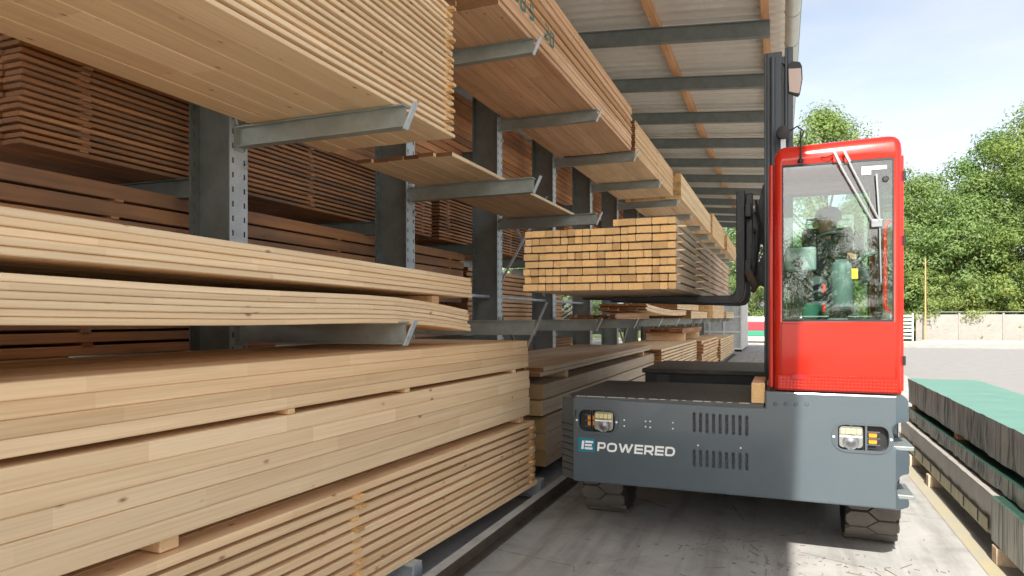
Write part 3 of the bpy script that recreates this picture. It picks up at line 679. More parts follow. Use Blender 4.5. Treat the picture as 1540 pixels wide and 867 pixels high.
for px in (1166,1182,1197,1213):
    x, z = P(px, 608); mb = MB(); mb.lathe([(.011,-.007),(.013,-.003),(.013,.002)], (x, FY, z), 'y', 12); mb.build('bolt', M['chassis_dark'], body)
# lettering
x0, z1 = P(869.5,658); x1, z0 = P(895,681)
mb = MB(); mb.box(x0, x1, FY-.003, FY+.001, z0, z1); logo = mb.build('logo_plate', M['teal_print'], truck)
ew, eh = x1-x0, z1-z0
mb = MB(); sl = .012
def para(xa, xb, za, zb):
    k = lambda z: sl*(z-z0)/eh
    mb.prism([(xa+k(za),za),(xb+k(za),za),(xb+k(zb),zb),(xa+k(zb),zb)], 'y', FY-.005, FY-.003)
para(x0+ew*.17, x0+ew*.31, z0+eh*.2, z0+eh*.8)
for q in (.2, .43, .66): para(x0+ew*.37, x0+ew*(.83 if q != .43 else .77), z0+eh*q, z0+eh*(q+.145))
mb.build('logo_letter', M['white'], logo)
tx0, tz0 = P(898,678.5); tx1, _ = P(1017,684); TH = .068; ST = .0142
GW = {'P': .92, 'O': 1.12, 'W': 1.62, 'E': .92, 'R': 1.0, 'D': 1.04}
def rloop(x0, x1, z0_, z1_, r_, corners):
    # rounded path through the chosen corners of a box (list of corner ids in order)
    P4 = {'bl': (x0,z0_), 'br': (x1,z0_), 'tr': (x1,z1_), 'tl': (x0,z1_)}; pts = []
    n = len(corners)
    for i, c in enumerate(corners):
        p = Vector(P4[c[0]])
        if c[1] == 0: pts.append(p); continue
        pv = Vector(P4[corners[(i-1) % n][0]]); nx = Vector(P4[corners[(i+1) % n][0]])
        a_ = p+(pv-p).normalized()*r_; b_ = p+(nx-p).normalized()*r_
        for q in range(7):
            u = q/6; pts.append(a_*(1-u)**2 + p*2*u*(1-u) + b_*u*u)
    return pts
word = 'POWERED'; gap_ = .16; tot = sum(GW[c] for c in word) + gap_*(len(word)-1); un = (tx1-tx0-.012)/tot; cxp = tx0; lay = 0
for ch in word:
    mb = MB(); x0_, x1_ = cxp+ST/2, cxp+GW[ch]*un-ST/2; zb_, zt_ = tz0+ST/2, tz0+TH-ST/2; zm = (zb_+zt_)/2; paths = []
    if ch == 'O': p_ = rloop(x0_, x1_, zb_, zt_, .024, [('bl',1),('br',1),('tr',1),('tl',1)]); paths = [p_+[p_[0]]]
    if ch == 'D': p_ = rloop(x0_, x1_, zb_, zt_, .026, [('bl',0),('br',1),('tr',1),('tl',0)]); paths = [p_+[p_[0]]]
    if ch in 'PR':
        zq = zb_+.019; paths = [rloop(x0_, x1_, zq, zt_, .014, [('bl',0),('br',1),('tr',1),('tl',0)]), [(x0_,zb_-ST/2),(x0_,zt_+ST/2)]]
        if ch == 'R': paths.append([((x0_+x1_)/2,zq),(x1_+.004,zb_-ST/2)])
    if ch == 'E': paths = [[(x0_,zb_-ST/2),(x0_,zt_+ST/2)]] + [[(x0_,z_),(x1_+ST/2,z_)] for z_ in (zb_,zm,zt_)]
    if ch == 'W': w_ = x1_-x0_; paths = [[(x0_,zt_+ST/2),(x0_+w_*.27,zb_-ST/4)], [(x0_+w_*.27,zb_-ST/4),(x0_+w_*.5,zt_+ST/4)], [(x0_+w_*.5,zt_+ST/4),(x0_+w_*.73,zb_-ST/4)], [(x0_+w_*.73,zb_-ST/4),(x1_,zt_+ST/2)]]
    k = lambda p: p[0] + .10*(p[1]-tz0)
    for pt in paths:
        for q in range(len(pt)-1):
            lay = (lay+1) % 9; a_, b_ = Vector((k(pt[q]), pt[q][1])), Vector((k(pt[q+1]), pt[q+1][1])); dv = (b_-a_).normalized()
            ex = .0016 if len(pt) > 2 else 0
            a_ -= dv*ex; b_ += dv*ex; nn = Vector((-dv.y, dv.x))*ST/2
            mb.prism([tuple(a_-nn), tuple(b_-nn), tuple(b_+nn), tuple(a_+nn)], 'y', FY-.0030-.0001*lay, FY+.001)
    mb.build('letter', M['white'], truck); cxp += (GW[ch]+gap_)*un
# steps on the right end
for z in (.835, .52):
    mb = MB(); mb.box(.66, .80, FY+.05, FY+.40, z, z+.03); mb.build('step', M['galv_dark'], truck, bevel=.006)
mb = MB(); mb.box(.64, .668, FY+.05, FY+.42, .47, 1.05); mb.build('step_back', M['black_steel'], truck)
# decks and inner body
mb = MB(); mb.prism([(XL+.012,FY+.008),(-.112,FY+.008),(-.112,6.36),(-1.53,6.36),(-1.53,FY+.17)], 'z', 1.072, 1.106)
ndeck = mb.build('deck_plate', M['deck'], truck, bevel=.004, seg=1)
mb = MB(); mb.box(-1.53, -.11, 5.445, 6.36, .80, 1.071); mb.build('deck_frame', M['chassis_dark'], truck)
mb = MB(); mb.box(-.105, .765, 5.445, 6.36, .80, 1.19); mb.build('cab_base', M['chassis'], truck, bevel=.01)
mb = MB(); mb.prism([(-1.53,8.06),(-.11,8.06),(-.11,9.7),(-1.53,9.7)], 'z', 1.05, 1.10); mb.build('deck_plate', M['deck'], truck, bevel=.006, seg=1)
mb = MB(); mb.box(-1.50, -.12, 8.10, 8.20, .62, 1.05); mb.box(-1.50, -.12, 9.2, 9.68, .46, 1.05); mb.box(-1.50,-1.40,8.2,9.2,.8,1.05); mb.build('deck_frame', M['black_steel'], truck)
mb = MB(); mb.box(-1.36, -1.22, 8.085, 8.105, .70, 1.03); mb.build('access_plate', M['mast'], truck)
mb = MB(); mb.box(-.10, .765, 6.37, 9.68, .5, 1.19); mb.build('battery_body', M['chassis'], truck, bevel=.015)
mb = MB(); mb.box(.25, .765, 6.75, 9.6, 1.19, 1.62); mb.build('battery_cover', M['red'], truck, bevel=.04, seg=3)
mb = MB(); mb.box(-1.2, -.12, 6.42, 6.52, .55, .75); mb.box(-1.2, -.12, 7.9, 8.0, .55, .75); mb.build('mast_track', M['black_steel'], truck)
mb = MB(); mb.box(-1.1, .60, 6.45, 9.6, .26, .50); mb.build('underbody_blocker', M['black_steel'], truck)  # added box that blocks light passing under the chassis
for i in range(16):
    xa = XL+.03+.078*i; mb = MB(); mb.box(xa, xa+U(.03,.074), FY+.0075, FY+.0095+U(0,.004), 1.1035, 1.1075); mb.build('worn_edge', M['galv_light'], ndeck)
# wheels with lugged tread
def make_wheel(cx, cy, wdt, rad):
    mb = MB(); h = wdt/2
    mb.lathe([(.17,-h*.75),(rad*.62,-h*.95),(rad-.06,-h),(rad-.026,-h*.93),(rad-.022,0),(rad-.026,h*.93),(rad-.06,h),(rad*.62,h*.95),(.17,h*.75)], (cx, cy, rad), 'x', 40)
    wh = mb.build('wheel', M['rubber_dark'], truck, smooth=True)
    tr = MB(); NP = 11; du = 2*math.pi/NP
    def lug(poly, ro):
        n = len(poly); vs = []
        for rr, kk in ((rad-.03, 1), (ro, .975)):
            cu_ = sum(p[0] for p in poly)/n; cv = sum(p[1] for p in poly)/n
            for (u, v) in poly:
                u2 = cu_+(u-cu_)*kk; v2 = cv+(v-cv)*kk; vs.append((cx+v2*h, cy+rr*math.sin(u2), rad+rr*math.cos(u2)))
        tr.add(vs, [list(range(n, 2*n))]+[(i, (i+1) % n, n+(i+1) % n, n+i) for i in range(n)])
    NP = 16; du = 2*math.pi/NP
    for k in range(NP):
        for c_ in (-1, 1):
            u0 = k*du + (.5*du if c_ > 0 else 0); v0 = c_*.5
            xs_ = (-.45, -.22, 0, .22, .45); vs = []
            for rr, kk in ((rad-.03, 1.0), (rad, .96)):
                for xx in xs_:
                    hv_ = (.72-.88*abs(xx))*.94*kk; ua = u0+xx*du*kk
                    for vv in (v0-hv_, v0+hv_): vs.append((cx+max(-.985, min(.985, vv))*h, cy+rr*math.sin(ua), rad+rr*math.cos(ua)))
            n_x = len(xs_); fs_ = []
            for q in range(n_x-1):
                o_ = 2*n_x; fs_ += [(o_+2*q, o_+2*q+1, o_+2*q+3, o_+2*q+2), (2*q, 2*q+2, o_+2*q+2, o_+2*q), (2*q+1, o_+2*q+1, o_+2*q+3, 2*q+3)]
            fs_ += [(0, 2*n_x, 2*n_x+1, 1), (2*n_x-2, 2*n_x-1, 4*n_x-1, 4*n_x-2)]
            tr.add(vs, fs_)
    tr.build('tread', M['rubber'], wh)
    mb = MB(); mb.lathe([(.16,-h*.7),(.15,-h*.3),(.06,-h*.3),(.05,-h*.55),(.05,h*.55),(.06,h*.3),(.15,h*.3),(.16,h*.7)], (cx, cy, rad), 'x', 24); mb.build('rim', M['galv_dark'], wh, smooth=True)
make_wheel(.62, 5.92, .36, .36); make_wheel(-1.40, 5.95, .36, .36); make_wheel(.55, 9.1, .36, .36); make_wheel(-1.30, 8.72, .34, .34)
# ---- mast and carriage
mast = MB()
for (y0, y1) in ((6.42,6.56),(7.86,8.0)):
    mast.box(-.14, -.118, y0, y1, 1.2, 4.03); mast.box(-.118, .005, y0, y0+.02, 1.2, 4.03); mast.box(-.118,-.02,y1-.02,y1,1.2,4.03)
    mast.box(.03, .052, y0+.01, y1-.01, 1.2, 4.06); mast.box(.052, .095, y0+.01, y0+.03, 1.2, 4.06); mast.box(-.02,.03,y0+.05,y0+.07,1.2,4.0)
mo = mast.build('mast', M['mast'], truck, bevel=.004, seg=1)
for z in (1.3, 2.6, 3.9):
    mb = MB(); mb.box(.0, .09, 6.56, 7.86, z, z+.12); mb.build('mast_crossbar', M['mast'], mo)
mb = MB(); mb.tube([(-.07,6.405,1.25),(-.07,6.405,3.98)], .022, 10); mb.build('lift_cylinder', M['mast'], mo, smooth=True)
for y0 in (6.50, 7.70):
    pl = [P(*q, 6.5) for q in [(1166,270),(1160,270),(1147,276),(1137,318),(1127,321),(1127,340),(1140,346),(1147,356),(1148,378),(1141,393),(1127,400),(1127,414),(1160,433),(1166,433)]]
    mb = MB(); mb.prism(pl, 'y', y0+.08, y0+.12); mb.build('carriage_plate', M['black_steel'], truck, bevel=.004, seg=1)
    fx0, fx1 = P(1107,300,6.5)[0], P(1126,300,6.5)[0]; zt = P(1107,288,6.5)[1]
    zb, zh = 1.825, .078
    pro = [(-1.82,zb+.052),(-1.82,zb+.07),(fx0-.06,zb+zh),(fx0-.02,zb+zh+.012),(fx0,zb+zh+.05),(fx0,zt),(fx0+.075,zt),(fx0+.075,zb+.12),(fx0+.06,zb+.045),(fx0+.02,zb+.01),(fx0-.05,zb)]
    mb = MB(); mb.prism(pro, 'y', y0, y0+.15); mb.build('fork', M['black_steel'], truck, bevel=.005, seg=1)
mb = MB(); x_ = P(1107,300,6.5)[0]+.080
for z in (2.10, 2.60): mb.box(x_, x_+.05, 6.44, 7.95, z, z+.12)
car = mb.build('carriage', M['black_steel'], truck, bevel=.005, seg=1)
mb = MB(); mb.box(x_-.001, x_+.06, 6.56, 6.66, 2.02, 2.83); mb.box(x_-.001, x_+.06, 7.72, 7.82, 2.02, 2.83); mb.build('carriage_upright', M['black_steel'], car, bevel=.008, seg=1)
mb = MB()
for q in range(3): mb.tube([(x_+.09,6.5+.02*q,2.75-.05*q),(x_+.12+.01*q,6.47,2.5),(x_+.10,6.47+.01*q,2.25),(x_+.075,6.46,2.03)], .011, 7)
mb.build('hydraulic_hose', M['black'], car, smooth=True)
mb = MB(); mb.tube([(x_+.02,6.44,2.12),(x_+.05,6.43,2.05),(x_+.09,6.45,1.98),(x_+.06,6.47,1.93)], [.03,.04,.035,.02], 8); mb.build('hose_bundle', M['rail'], car, smooth=True)
# mirror and beacon on the mast
ml = [P(*q, 6.45) for q in [(1184,105),(1186,98),(1193,94),(1203,95),(1206,101),(1207,120),(1203,143),(1200,147),(1186,142),(1184,125)]]
mb = MB(); mb.prism(ml, 'y', 6.42, 6.45); mir = mb.build('mast_mirror', M['black'], truck, bevel=.006)
m2 = [P(*q, 6.415) for q in [(1186,104),(1204.5,103),(1205.5,120),(1202,141),(1187,138)]]
mb = MB(); mb.prism(m2, 'y', 6.412, 6.419); mb.build('mirror_glass', mat('mirror_painted_reflection', (.42,.34,.29), .35, .2)[0], mir)  # beige-brown colour stands for the reflected roof, painted into the mirror
q0, q1 = P(1186,97,6.47), P(1176,90,6.47)
mb = MB(); mb.bar((q0[0],6.46,q0[1]),(q1[0],6.46,q1[1]), .03, .05); mb.build('mirror_arm', M['mast'], mir)
bx, bz = P(1178,202,6.3)
mb = MB(); mb.lathe([(.03,-.04),(.055,-.035),(.06,.02),(.045,.045),(.02,.05)], (bx, 6.30, bz+.01), 'y', 18); be = mb.build('work_lamp', M['black'], truck, smooth=True)
mb = MB(); mb.box(bx-.02, bx+.02, 6.29, 6.33, 2.86, bz-.02); mb.build('lamp_bracket', M['galv_light'], be)
mb = MB(); mb.tube([(bx+.05,6.3,bz+.02),(bx+.11,6.28,bz+.05),(bx+.16,6.2,bz-.02),(bx+.13,6.15,bz-.10),(bx+.10,6.15,bz-.17)], .006, 6); mb.build('lamp_cable', M['black'], be, smooth=True)
# ---- cab
CX0, CX1, CY0, CY1, CZ0, CZ1 = -.045, .728, FY+.01, 6.30, 1.205, 2.875
WB, WT = 1.672, 2.738
cab = MB()
def plan(ins, rad=.05, nc=6):
    x0, x1, y0, y1 = CX0+ins, CX1-ins, CY0+ins, CY1-ins; r_ = max(.012, rad-ins*.3); pts = []; kinds = []
    for ci, (cx_, cy_, a0) in enumerate(((x1-r_, y0+r_, -90), (x1-r_, y1-r_, 0), (x0+r_, y1-r_, 90), (x0+r_, y0+r_, 180))):
        # start pillar point, arc, end pillar point
        arc = [(cx_+r_*math.cos(R(a0+90*i/nc)), cy_+r_*math.sin(R(a0+90*i/nc))) for i in range(nc+1)]
        pts += arc
    return pts, nc+1
prof = [(.004,CZ0),(0,CZ0+.01),(0,WB-.002),(0,WB),(0,WT),(0,WT+.05),(.004,CZ1-.065),(.014,CZ1-.036),(.032,CZ1-.015),(.058,CZ1-.004),(.10,CZ1)]
rings = []; nc_ = 6
for (ins, z) in prof:
    pts, nc_ = plan(ins); rings.append([(x, y, z + .02*((x-CX0)/(CX1-CX0)) * (1 if z > WT+.05 else 0)) for x, y in pts])
n_ = len(rings[0]); vs = [p for r_ in rings for p in r_]; fs = []
for i in range(len(rings)-1):
    for k in range(n_):
        k2 = (k+1) % n_; straight = (k % nc_ == nc_-1)
        if i == 3 and straight: continue
        fs.append((i*n_+k, i*n_+k2, (i+1)*n_+k2, (i+1)*n_+k))
fs.append([ (len(rings)-1)*n_+k for k in range(n_)]); fs.append([k for k in range(n_)][::-1])
cab.add(vs, fs)
cabo = cab.build('cab_shell', M['red'], truck, smooth=True)
sm_ = cabo.modifiers.new('thickness', 'SOLIDIFY'); sm_.thickness = .028; sm_.offset = -1
# panes with black gaskets
def pane(nm, a, b, axis, c0):
    mb = MB()
    if axis == 'y': mb.box(a, b, c0, c0+.006, WB, WT)
    else: mb.box(c0, c0+.006, a, b, WB, WT)
    o = mb.build('window', M['glass'], truck)
    mb = MB(); e = .014
    def fr(a0, a1, z0_, z1_):
        if axis == 'y': mb.box(a0, a1, c0-.004, c0+.012, z0_, z1_)
        else: mb.box(c0-.004, c0+.012, a0, a1, z0_, z1_)
    fr(a, a+e, WB+e, WT-e); fr(b-e, b, WB+e, WT-e); fr(a, b, WB, WB+e); fr(a, b, WT-e, WT)
    mb.build('gasket', M['black'], o); return o
fw = pane('front', CX0+.044, CX1-.044, 'y', CY0+.006)
pane('rear', CX0+.055, CX1-.055, 'y', CY1-.014)
pane('left', CY0+.055, CY1-.055, 'x', CX0+.006)
pane('right', CY0+.055, CY1-.055, 'x', CX1-.014)
# raised red pillars at the front corners, tread plate and badge
mb = MB(); mb.box(-.022, .70, FY-.002, FY+.012, 1.215, 1.31)
def treadplate():
    m, b = mat('red_tread_plate', (.54,.014,.003), .3, .1, .3)
    v = N(m, 'ShaderNodeTexVoronoi', Scale=46.0, Randomness=0.0); L(m, coords(m, (1,1,1)), v.inputs['Vector'])
    bump(m, b, ramp(m, v.outputs['Distance'], [(.2, (1,1,1)), (.42, (0,0,0))]).outputs[0], .9, .006); return m
mb.build('tread_plate', treadplate(), truck, bevel=.003, seg=1)
bx_, bz_ = P(1200,567); mb = MB(); mb.prism([(bx_+.046*math.cos(R(i*15)), bz_+.021*math.sin(R(i*15))) for i in range(24)], 'y', FY-.008, FY+.006); mb.build('oval_badge', mat('dark_red', (.42,.01,.012), .3)[0], truck, bevel=.002, seg=1)
mb = MB(); mb.box(CX0-.034, CX0-.004, FY+.05, FY+.09, 1.21, 2.76); mb.build('door_pillar', M['red'], truck, bevel=.018, seg=3)
mb = MB(); mb.box(CX1-.012, CX1+.012, FY+.05, FY+.10, 1.22, 2.76); mb.build('door_pillar', M['red'], truck, bevel=.016, seg=3)
for xs_ in (CX0+.046, CX1-.048):
    mb = MB(); mb.box(xs_, xs_+.003, CY0-.0015, CY0+.002, 1.312, WB-.004); mb.build('panel_seam', M['black'], truck)
mb = MB(); mb.box(CX0+.046, CX1-.046, CY0-.0015, CY0+.002, WB-.016, WB-.013); mb.build('panel_seam', M['black'], truck)
for z in (1.42, 2.2, 2.62):
    mb = MB(); mb.tube([(CX1+.012,FY+.055,z-.03),(CX1+.012,FY+.055,z+.03)], .011, 10); mb.build('hinge', M['black'], truck, smooth=True)
# roof fittings
mb = MB(); mb.lathe([(.16,0),(.15,.018),(.1,.024)], (.32, 5.75, CZ1+.008), 'z', 24); mb.build('roof_hatch', M['red'], truck, smooth=True)
ax_, az_ = P(1204,241); _, az2 = P(1204,197)
mb = MB(); mb.tube([(ax_,FY-.006,az_-.01),(ax_,FY-.006,az2)], [.006,.0045], 8); mb.lathe([(.016,-.02),(.016,.0),(.009,.012)], (ax_, FY-.004, az_), 'z', 12); mb.build('antenna', M['black'], truck, smooth=True)
# wipers
def wp(px, py, dy=.0): v = atY(px, py, FY-.03-dy); return (v.x, FY-.03-dy, v.z)
wip = MB(); wip.bar(wp(1254,228), wp(1264,248), .022, .016); wip.bar(wp(1262,246), wp(1314,336), .014, .009); wo1 = wip.build('wiper_arm', M['chrome'], truck)
wip = MB(); wip.bar(wp(1269,227), wp(1278,244), .022, .016); wip.bar(wp(1276,242), wp(1323,333), .014, .009); wip.build('wiper_arm', M['chrome'], truck)
wip = MB(); wip.box(wp(1313,332)[0]-.012, wp(1328,340)[0], FY-.034, FY-.016, wp(1320,342)[2], wp(1320,330)[2]); wip.build('wiper_joint', M['chrome'], truck, bevel=.004)
wip = MB(); wip.bar(wp(1318,262,-.012), wp(1323,336,-.012), .010, .012); wip.bar(wp(1323,336,-.012), wp(1325,425,-.012), .008, .010); wip.build('wiper_blade', M['chrome'], truck)
for px in (1256, 1273):
    x, z = P(px, 240); mb = MB(); mb.box(x-.016, x+.016, FY-.028, FY+.01, z-.025, z+.022); mb.build('wiper_mount', M['red'], truck, bevel=.005)
x, z = P(1253,238); mb = MB(); mb.tube([(x,FY-.02,z+.02),(x-.04,FY-.02,z+.005),(x-.06,FY-.01,z+.01),(x-.075,FY,z+.008)], .004, 6); mb.build('washer_hose', M['black'], truck)
# things behind the glass
IY = 5.35
def I(px, py, Y=IY): v = atY(px, py, Y); return v
mb = MB(); mb.box(.0, .68, 5.06, 6.25, 1.22, 1.27); mb.build('cab_floor', M['dash'], truck)
mb = MB(); a, b = I(1180,470), I(1338,440); mb.prism([(5.08,1.27),(5.08,1.66),(5.16,1.70),(5.34,1.60),(5.38,1.27)], 'x', .0, .68); dash = mb.build('dashboard', M['dash'], truck, bevel=.015)
mb = MB(); mb.box(.06,.30,5.10,5.20,1.705,1.712); mb.box(.42,.56,5.10,5.22,1.705,1.711); mb.build('dash_paper', M['grey_plastic'], dash)
cx_, cy_ = I(1266,420).x, 5.36
mb = MB(); rr = .072
mb.lathe([(.060,1.50),(.066,1.75),(rr,1.76),(rr,2.02),(rr*.93,2.06),(rr*.75,2.09),(rr*.45,2.11),(.01,2.115)], (cx_, cy_, 0), 'z', 24); sc = mb.build('steering_column', M['teal_plastic'], truck, smooth=True)
mb = MB(); pf = []
for i in range(7): pf += [(.078,1.60+.026*i),(.092,1.61+.026*i),(.078,1.62+.026*i)]
mb.lathe(pf, (cx_, cy_, 0), 'z', 24); mb.build('bellows', M['black_gloss'], sc, smooth=True)
wc = I(1253,383,5.52); wn_ = Vector((.0, .80, .60)).normalized(); u_ = Vector((1,0,0)); v_ = wn_.cross(u_).normalized(); WR = .185
ringp = [wc + (u_*math.cos(2*math.pi*i/32)+v_*math.sin(2*math.pi*i/32))*WR for i in range(33)]
mb = MB(); mb.tube(ringp, .019, 10, caps=False)
for a_ in (20, 160, 270): mb.bar(wc, wc + (u_*math.cos(R(a_))+v_*math.sin(R(a_)))*WR, .03, .012)
mb.tube([wc-wn_*.03, wc+wn_*.02], .045, 14); mb.tube([wc-wn_*.02, Vector((cx_,cy_,2.08))], .03, 10); sw = mb.build('steering_wheel', M['black'], truck, smooth=True)
kn = wc + (u_*math.cos(R(25))+v_*math.sin(R(25)))*WR*.72
mb = MB(); a, b = I(1287,392), I(1316,378); mb.tube([a, a.lerp(b,.5), a.lerp(b,.55), b], [.006,.008,.016,.018], 8); mb.build('lever', M['teal_plastic'], truck, smooth=True)
a, b = I(1181,408), I(1228,371); mb = MB(); mb.box(a.x, b.x, IY, IY+.12, a.z, b.z); dp = mb.build('display_box', M['grey_plastic'], truck, bevel=.015)
mb = MB(); mb.lathe([(.035,-.02),(.035,-.003)], ((a.x+b.x)/2-.02, IY, (a.z+b.z)/2-.03), 'y', 16); mb.build('display_mount', M['black'], dp)
mb = MB(); mb.tube([(a.x+.07,IY+.02,a.z-.05),(a.x+.09,IY-.02,1.85),(a.x+.06,IY-.05,1.66)], [.035,.03,.03], 8); mb.build('display_stand', M['black'], dp, smooth=True)
for (pa, pb) in (((1236,427),(1241,441)), ((1237,457),(1242,470))):
    a, b = I(*pa,5.3), I(*pb,5.3); mb = MB(); mb.box(a.x, b.x, 5.28, 5.31, b.z, a.z); mb.build('red_handle', M['red'], truck, bevel=.004)
a, b = I(1278,420,5.33), I(1290,404,5.33); mb = MB(); mb.box(a.x, b.x, 5.32, 5.36, a.z, b.z); mb.build('warning_label', M['yellow'], truck)
a, b = I(1334,458,5.12), I(1320,470,5.12); c = I(1325,472,5.12); mb = MB(); mb.lathe([(.034,-.006),(.034,.0),(.028,.004)], (c.x-.02, 5.10, 1.735), 'z', 20); mb.build('gauge', M['chrome'], dash)
hr = [I(1339,331,5.1), I(1333,337,5.1), I(1331,350,5.1), I(1331,460,5.1), I(1333,466,5.1), I(1339,470,5.1)]
mb = MB(); mb.tube(hr, .013, 10); mb.build('grab_handle', M['red'], truck, smooth=True)
for px, py in ((1332,269),): c = atY(px,py,FY+.004); mb = MB(); mb.lathe([(.014,-.006),(.02,-.002),(.02,.004)], (c.x,FY+.012,c.z), 'y', 14); mb.build('pane_bolt', M['black'], fw)
a, b = P(1296,263), P(1334,248); mb = MB(); mb.prism([(a[0],a[1]),(a[0]+.055,a[1]),(a[0]+.055,a[1]+.03),(b[0],a[1]+.03),(b[0],b[1]),(a[0],b[1])], 'y', CY0+.002, CY0+.004); mb.build('paper_sticker', M['white'], fw)
# driver's seat
mb = MB(); mb.box(.14, .56, 5.72, 6.14, 1.55, 1.68); seat = mb.build('seat', M['black'], truck, bevel=.04, seg=3)
mb = MB(); mb.prism([(6.06,1.62),(6.18,1.66),(6.22,2.42),(6.14,2.44)], 'x', .16, .54); mb.build('backrest', M['black'], seat, bevel=.03, seg=3)
mb = MB(); mb.box(.24, .46, 5.80, 6.06, 1.27, 1.55); mb.build('seat_base', M['dash'], seat)

# ---------------------------------------------------------------- driver, sitting behind the wheel with one hand on it
person = thing('person', 'driver in dark jacket and green trousers sitting in the red cab, hand on steering wheel', 'person', (.35, 5.9, 1.68))
def skin_body(name, joints, edges, mats, sub=2, parent=None):
    me = bpy.data.meshes.new(name); org = Vector(person.location)
    me.from_pydata([Vector(j[0])-org for j in joints], edges, []); o = bpy.data.objects.new(name, me); COL.objects.link(o)
    o.parent = parent or person
    md = o.modifiers.new('skin', 'SKIN'); md.use_smooth_shade = True
    for i, j in enumerate(joints):
        r_ = j[1]; me.skin_vertices[0].data[i].radius = (r_, r_) if not isinstance(r_, tuple) else r_
        me.skin_vertices[0].data[i].use_root = (i == 0)
    o.modifiers.new('sub', 'SUBSURF').levels = sub; o.modifiers['sub'].render_levels = sub
    bpy.context.view_layer.update()
    m2_ = bpy.data.meshes.new_from_object(o.evaluated_get(bpy.context.evaluated_depsgraph_get())); o.modifiers.clear(); o.data = m2_
    m2_.materials.clear()
    for q in mats: m2_.materials.append(q)
    return o
hand = kn + Vector((.0, .03, .035)); elb = Vector((.60, 5.76, 1.98))
J = [((.34,5.93,1.74),(.15,.12)), ((.34,5.96,1.92),(.14,.11)), ((.34,5.98,2.10),(.165,.11)), ((.34,5.97,2.22),(.12,.08)), ((.34,5.95,2.29),.055), ((.34,5.93,2.34),.05),
     ((.34,5.92,2.40),(.075,.085)), ((.34,5.92,2.48),(.078,.095)), ((.34,5.93,2.545),(.06,.07)),
     ((.49,5.98,2.19),.062), (tuple(elb),.047), (tuple(elb.lerp(hand,.75)),.034), (tuple(hand),.03),
     ((.19,5.98,2.19),.062), ((.10,5.84,1.96),.047), ((.13,5.70,1.84),.036), ((.15,5.64,1.80),.03),
     ((.42,5.86,1.74),.085), ((.46,5.56,1.76),.065), ((.45,5.50,1.42),.048), ((.45,5.43,1.31),(.04,.04)),
     ((.25,5.86,1.74),.085), ((.20,5.56,1.76),.065), ((.20,5.50,1.42),.048), ((.20,5.43,1.31),(.04,.04))]
Ed = [(0,1),(1,2),(2,3),(3,4),(4,5),(5,6),(6,7),(7,8),(2,9),(9,10),(10,11),(11,12),(2,13),(13,14),(14,15),(15,16),(0,17),(17,18),(18,19),(19,20),(0,21),(21,22),(22,23),(23,24)]
bd = skin_body('body', J, Ed, [M['dark_cloth'], M['green_cloth'], M['skin'], M['hair']])
wloc = Vector(person.location)
for p in bd.data.polygons:
    c = p.center + wloc
    if c.z > 2.31: p.material_index = 3 if (c.z > 2.49 or c.x > .365) else 2
    elif (c-hand).length < .055: p.material_index = 2
    elif c.z < 1.80 and c.y < 5.90 and abs(c.x-.33) < .24 and not (c.x < .17 and c.z > 1.775 and c.y > 5.6): p.material_index = 1
    p.use_smooth = True
# fingers curled over the spinner knob, thumb on the side
hf = MB()
for i in range(4):
    o_ = hand + Vector((-.024+.016*i, -.012, .006-.003*abs(i-1.2)))
    hf.tube([o_, o_+Vector((0,-.026,.012)), o_+Vector((.001,-.043,-.006)), o_+Vector((.001,-.040,-.026)), o_+Vector((0,-.026,-.034))], [.0098,.0098,.009,.0085,.007], 8)
hf.tube([hand+Vector((-.028,.0,-.004)), hand+Vector((-.040,-.018,-.010)), hand+Vector((-.034,-.036,-.018)), hand+Vector((-.022,-.044,-.02))], [.011,.011,.010,.008], 8)
hf.build('fingers', M['skin'], person, smooth=True)
mb = MB(); mb.tube([kn-wn_*.012, kn+wn_*.03], [.014,.021], 12); mb.build('spinner_knob', M['black'], sw, smooth=True)
hd = Vector((.34,5.92,2.44)); fm = MB()      # the head is turned towards the load
fm.tube([hd+Vector((-.078,-.02,.012)), hd+Vector((-.104,-.026,-.012)), hd+Vector((-.088,-.022,-.026))], [.008,.013,.009], 8)
fm.tube([hd+Vector((.02,-.086,.02)), hd+Vector((.025,-.096,-.008)), hd+Vector((.018,-.084,-.034))], [.008,.014,.008], 8)
fm.build('nose_and_ear', M['skin'], person, smooth=True)
em_ = MB()
em_.lathe([(.004,-.083),(.010,-.078),(.006,-.072)], (hd.x, hd.y-.045, hd.z+.022), 'x', 10)
em_.bar(hd+Vector((-.078,-.045,-.05)), hd+Vector((-.086,-.01,-.05)), .006, .007)
em_.build('eye_and_mouth', M['hair'], person)
cp_ = MB(); cp_.lathe([(.094,.028),(.097,.05),(.092,.09),(.07,.12),(.03,.134),(.004,.137)], (hd.x+.005, hd.y+.005, hd.z), 'z', 20)
cp_.prism([(hd.x-.075,hd.y-.07),(hd.x-.14,hd.y-.055),(hd.x-.16,hd.y-.015),(hd.x-.14,hd.y+.03),(hd.x-.075,hd.y+.065)], 'z', hd.z+.032, hd.z+.04)
cp_.build('cap', M['black'], person, smooth=True)

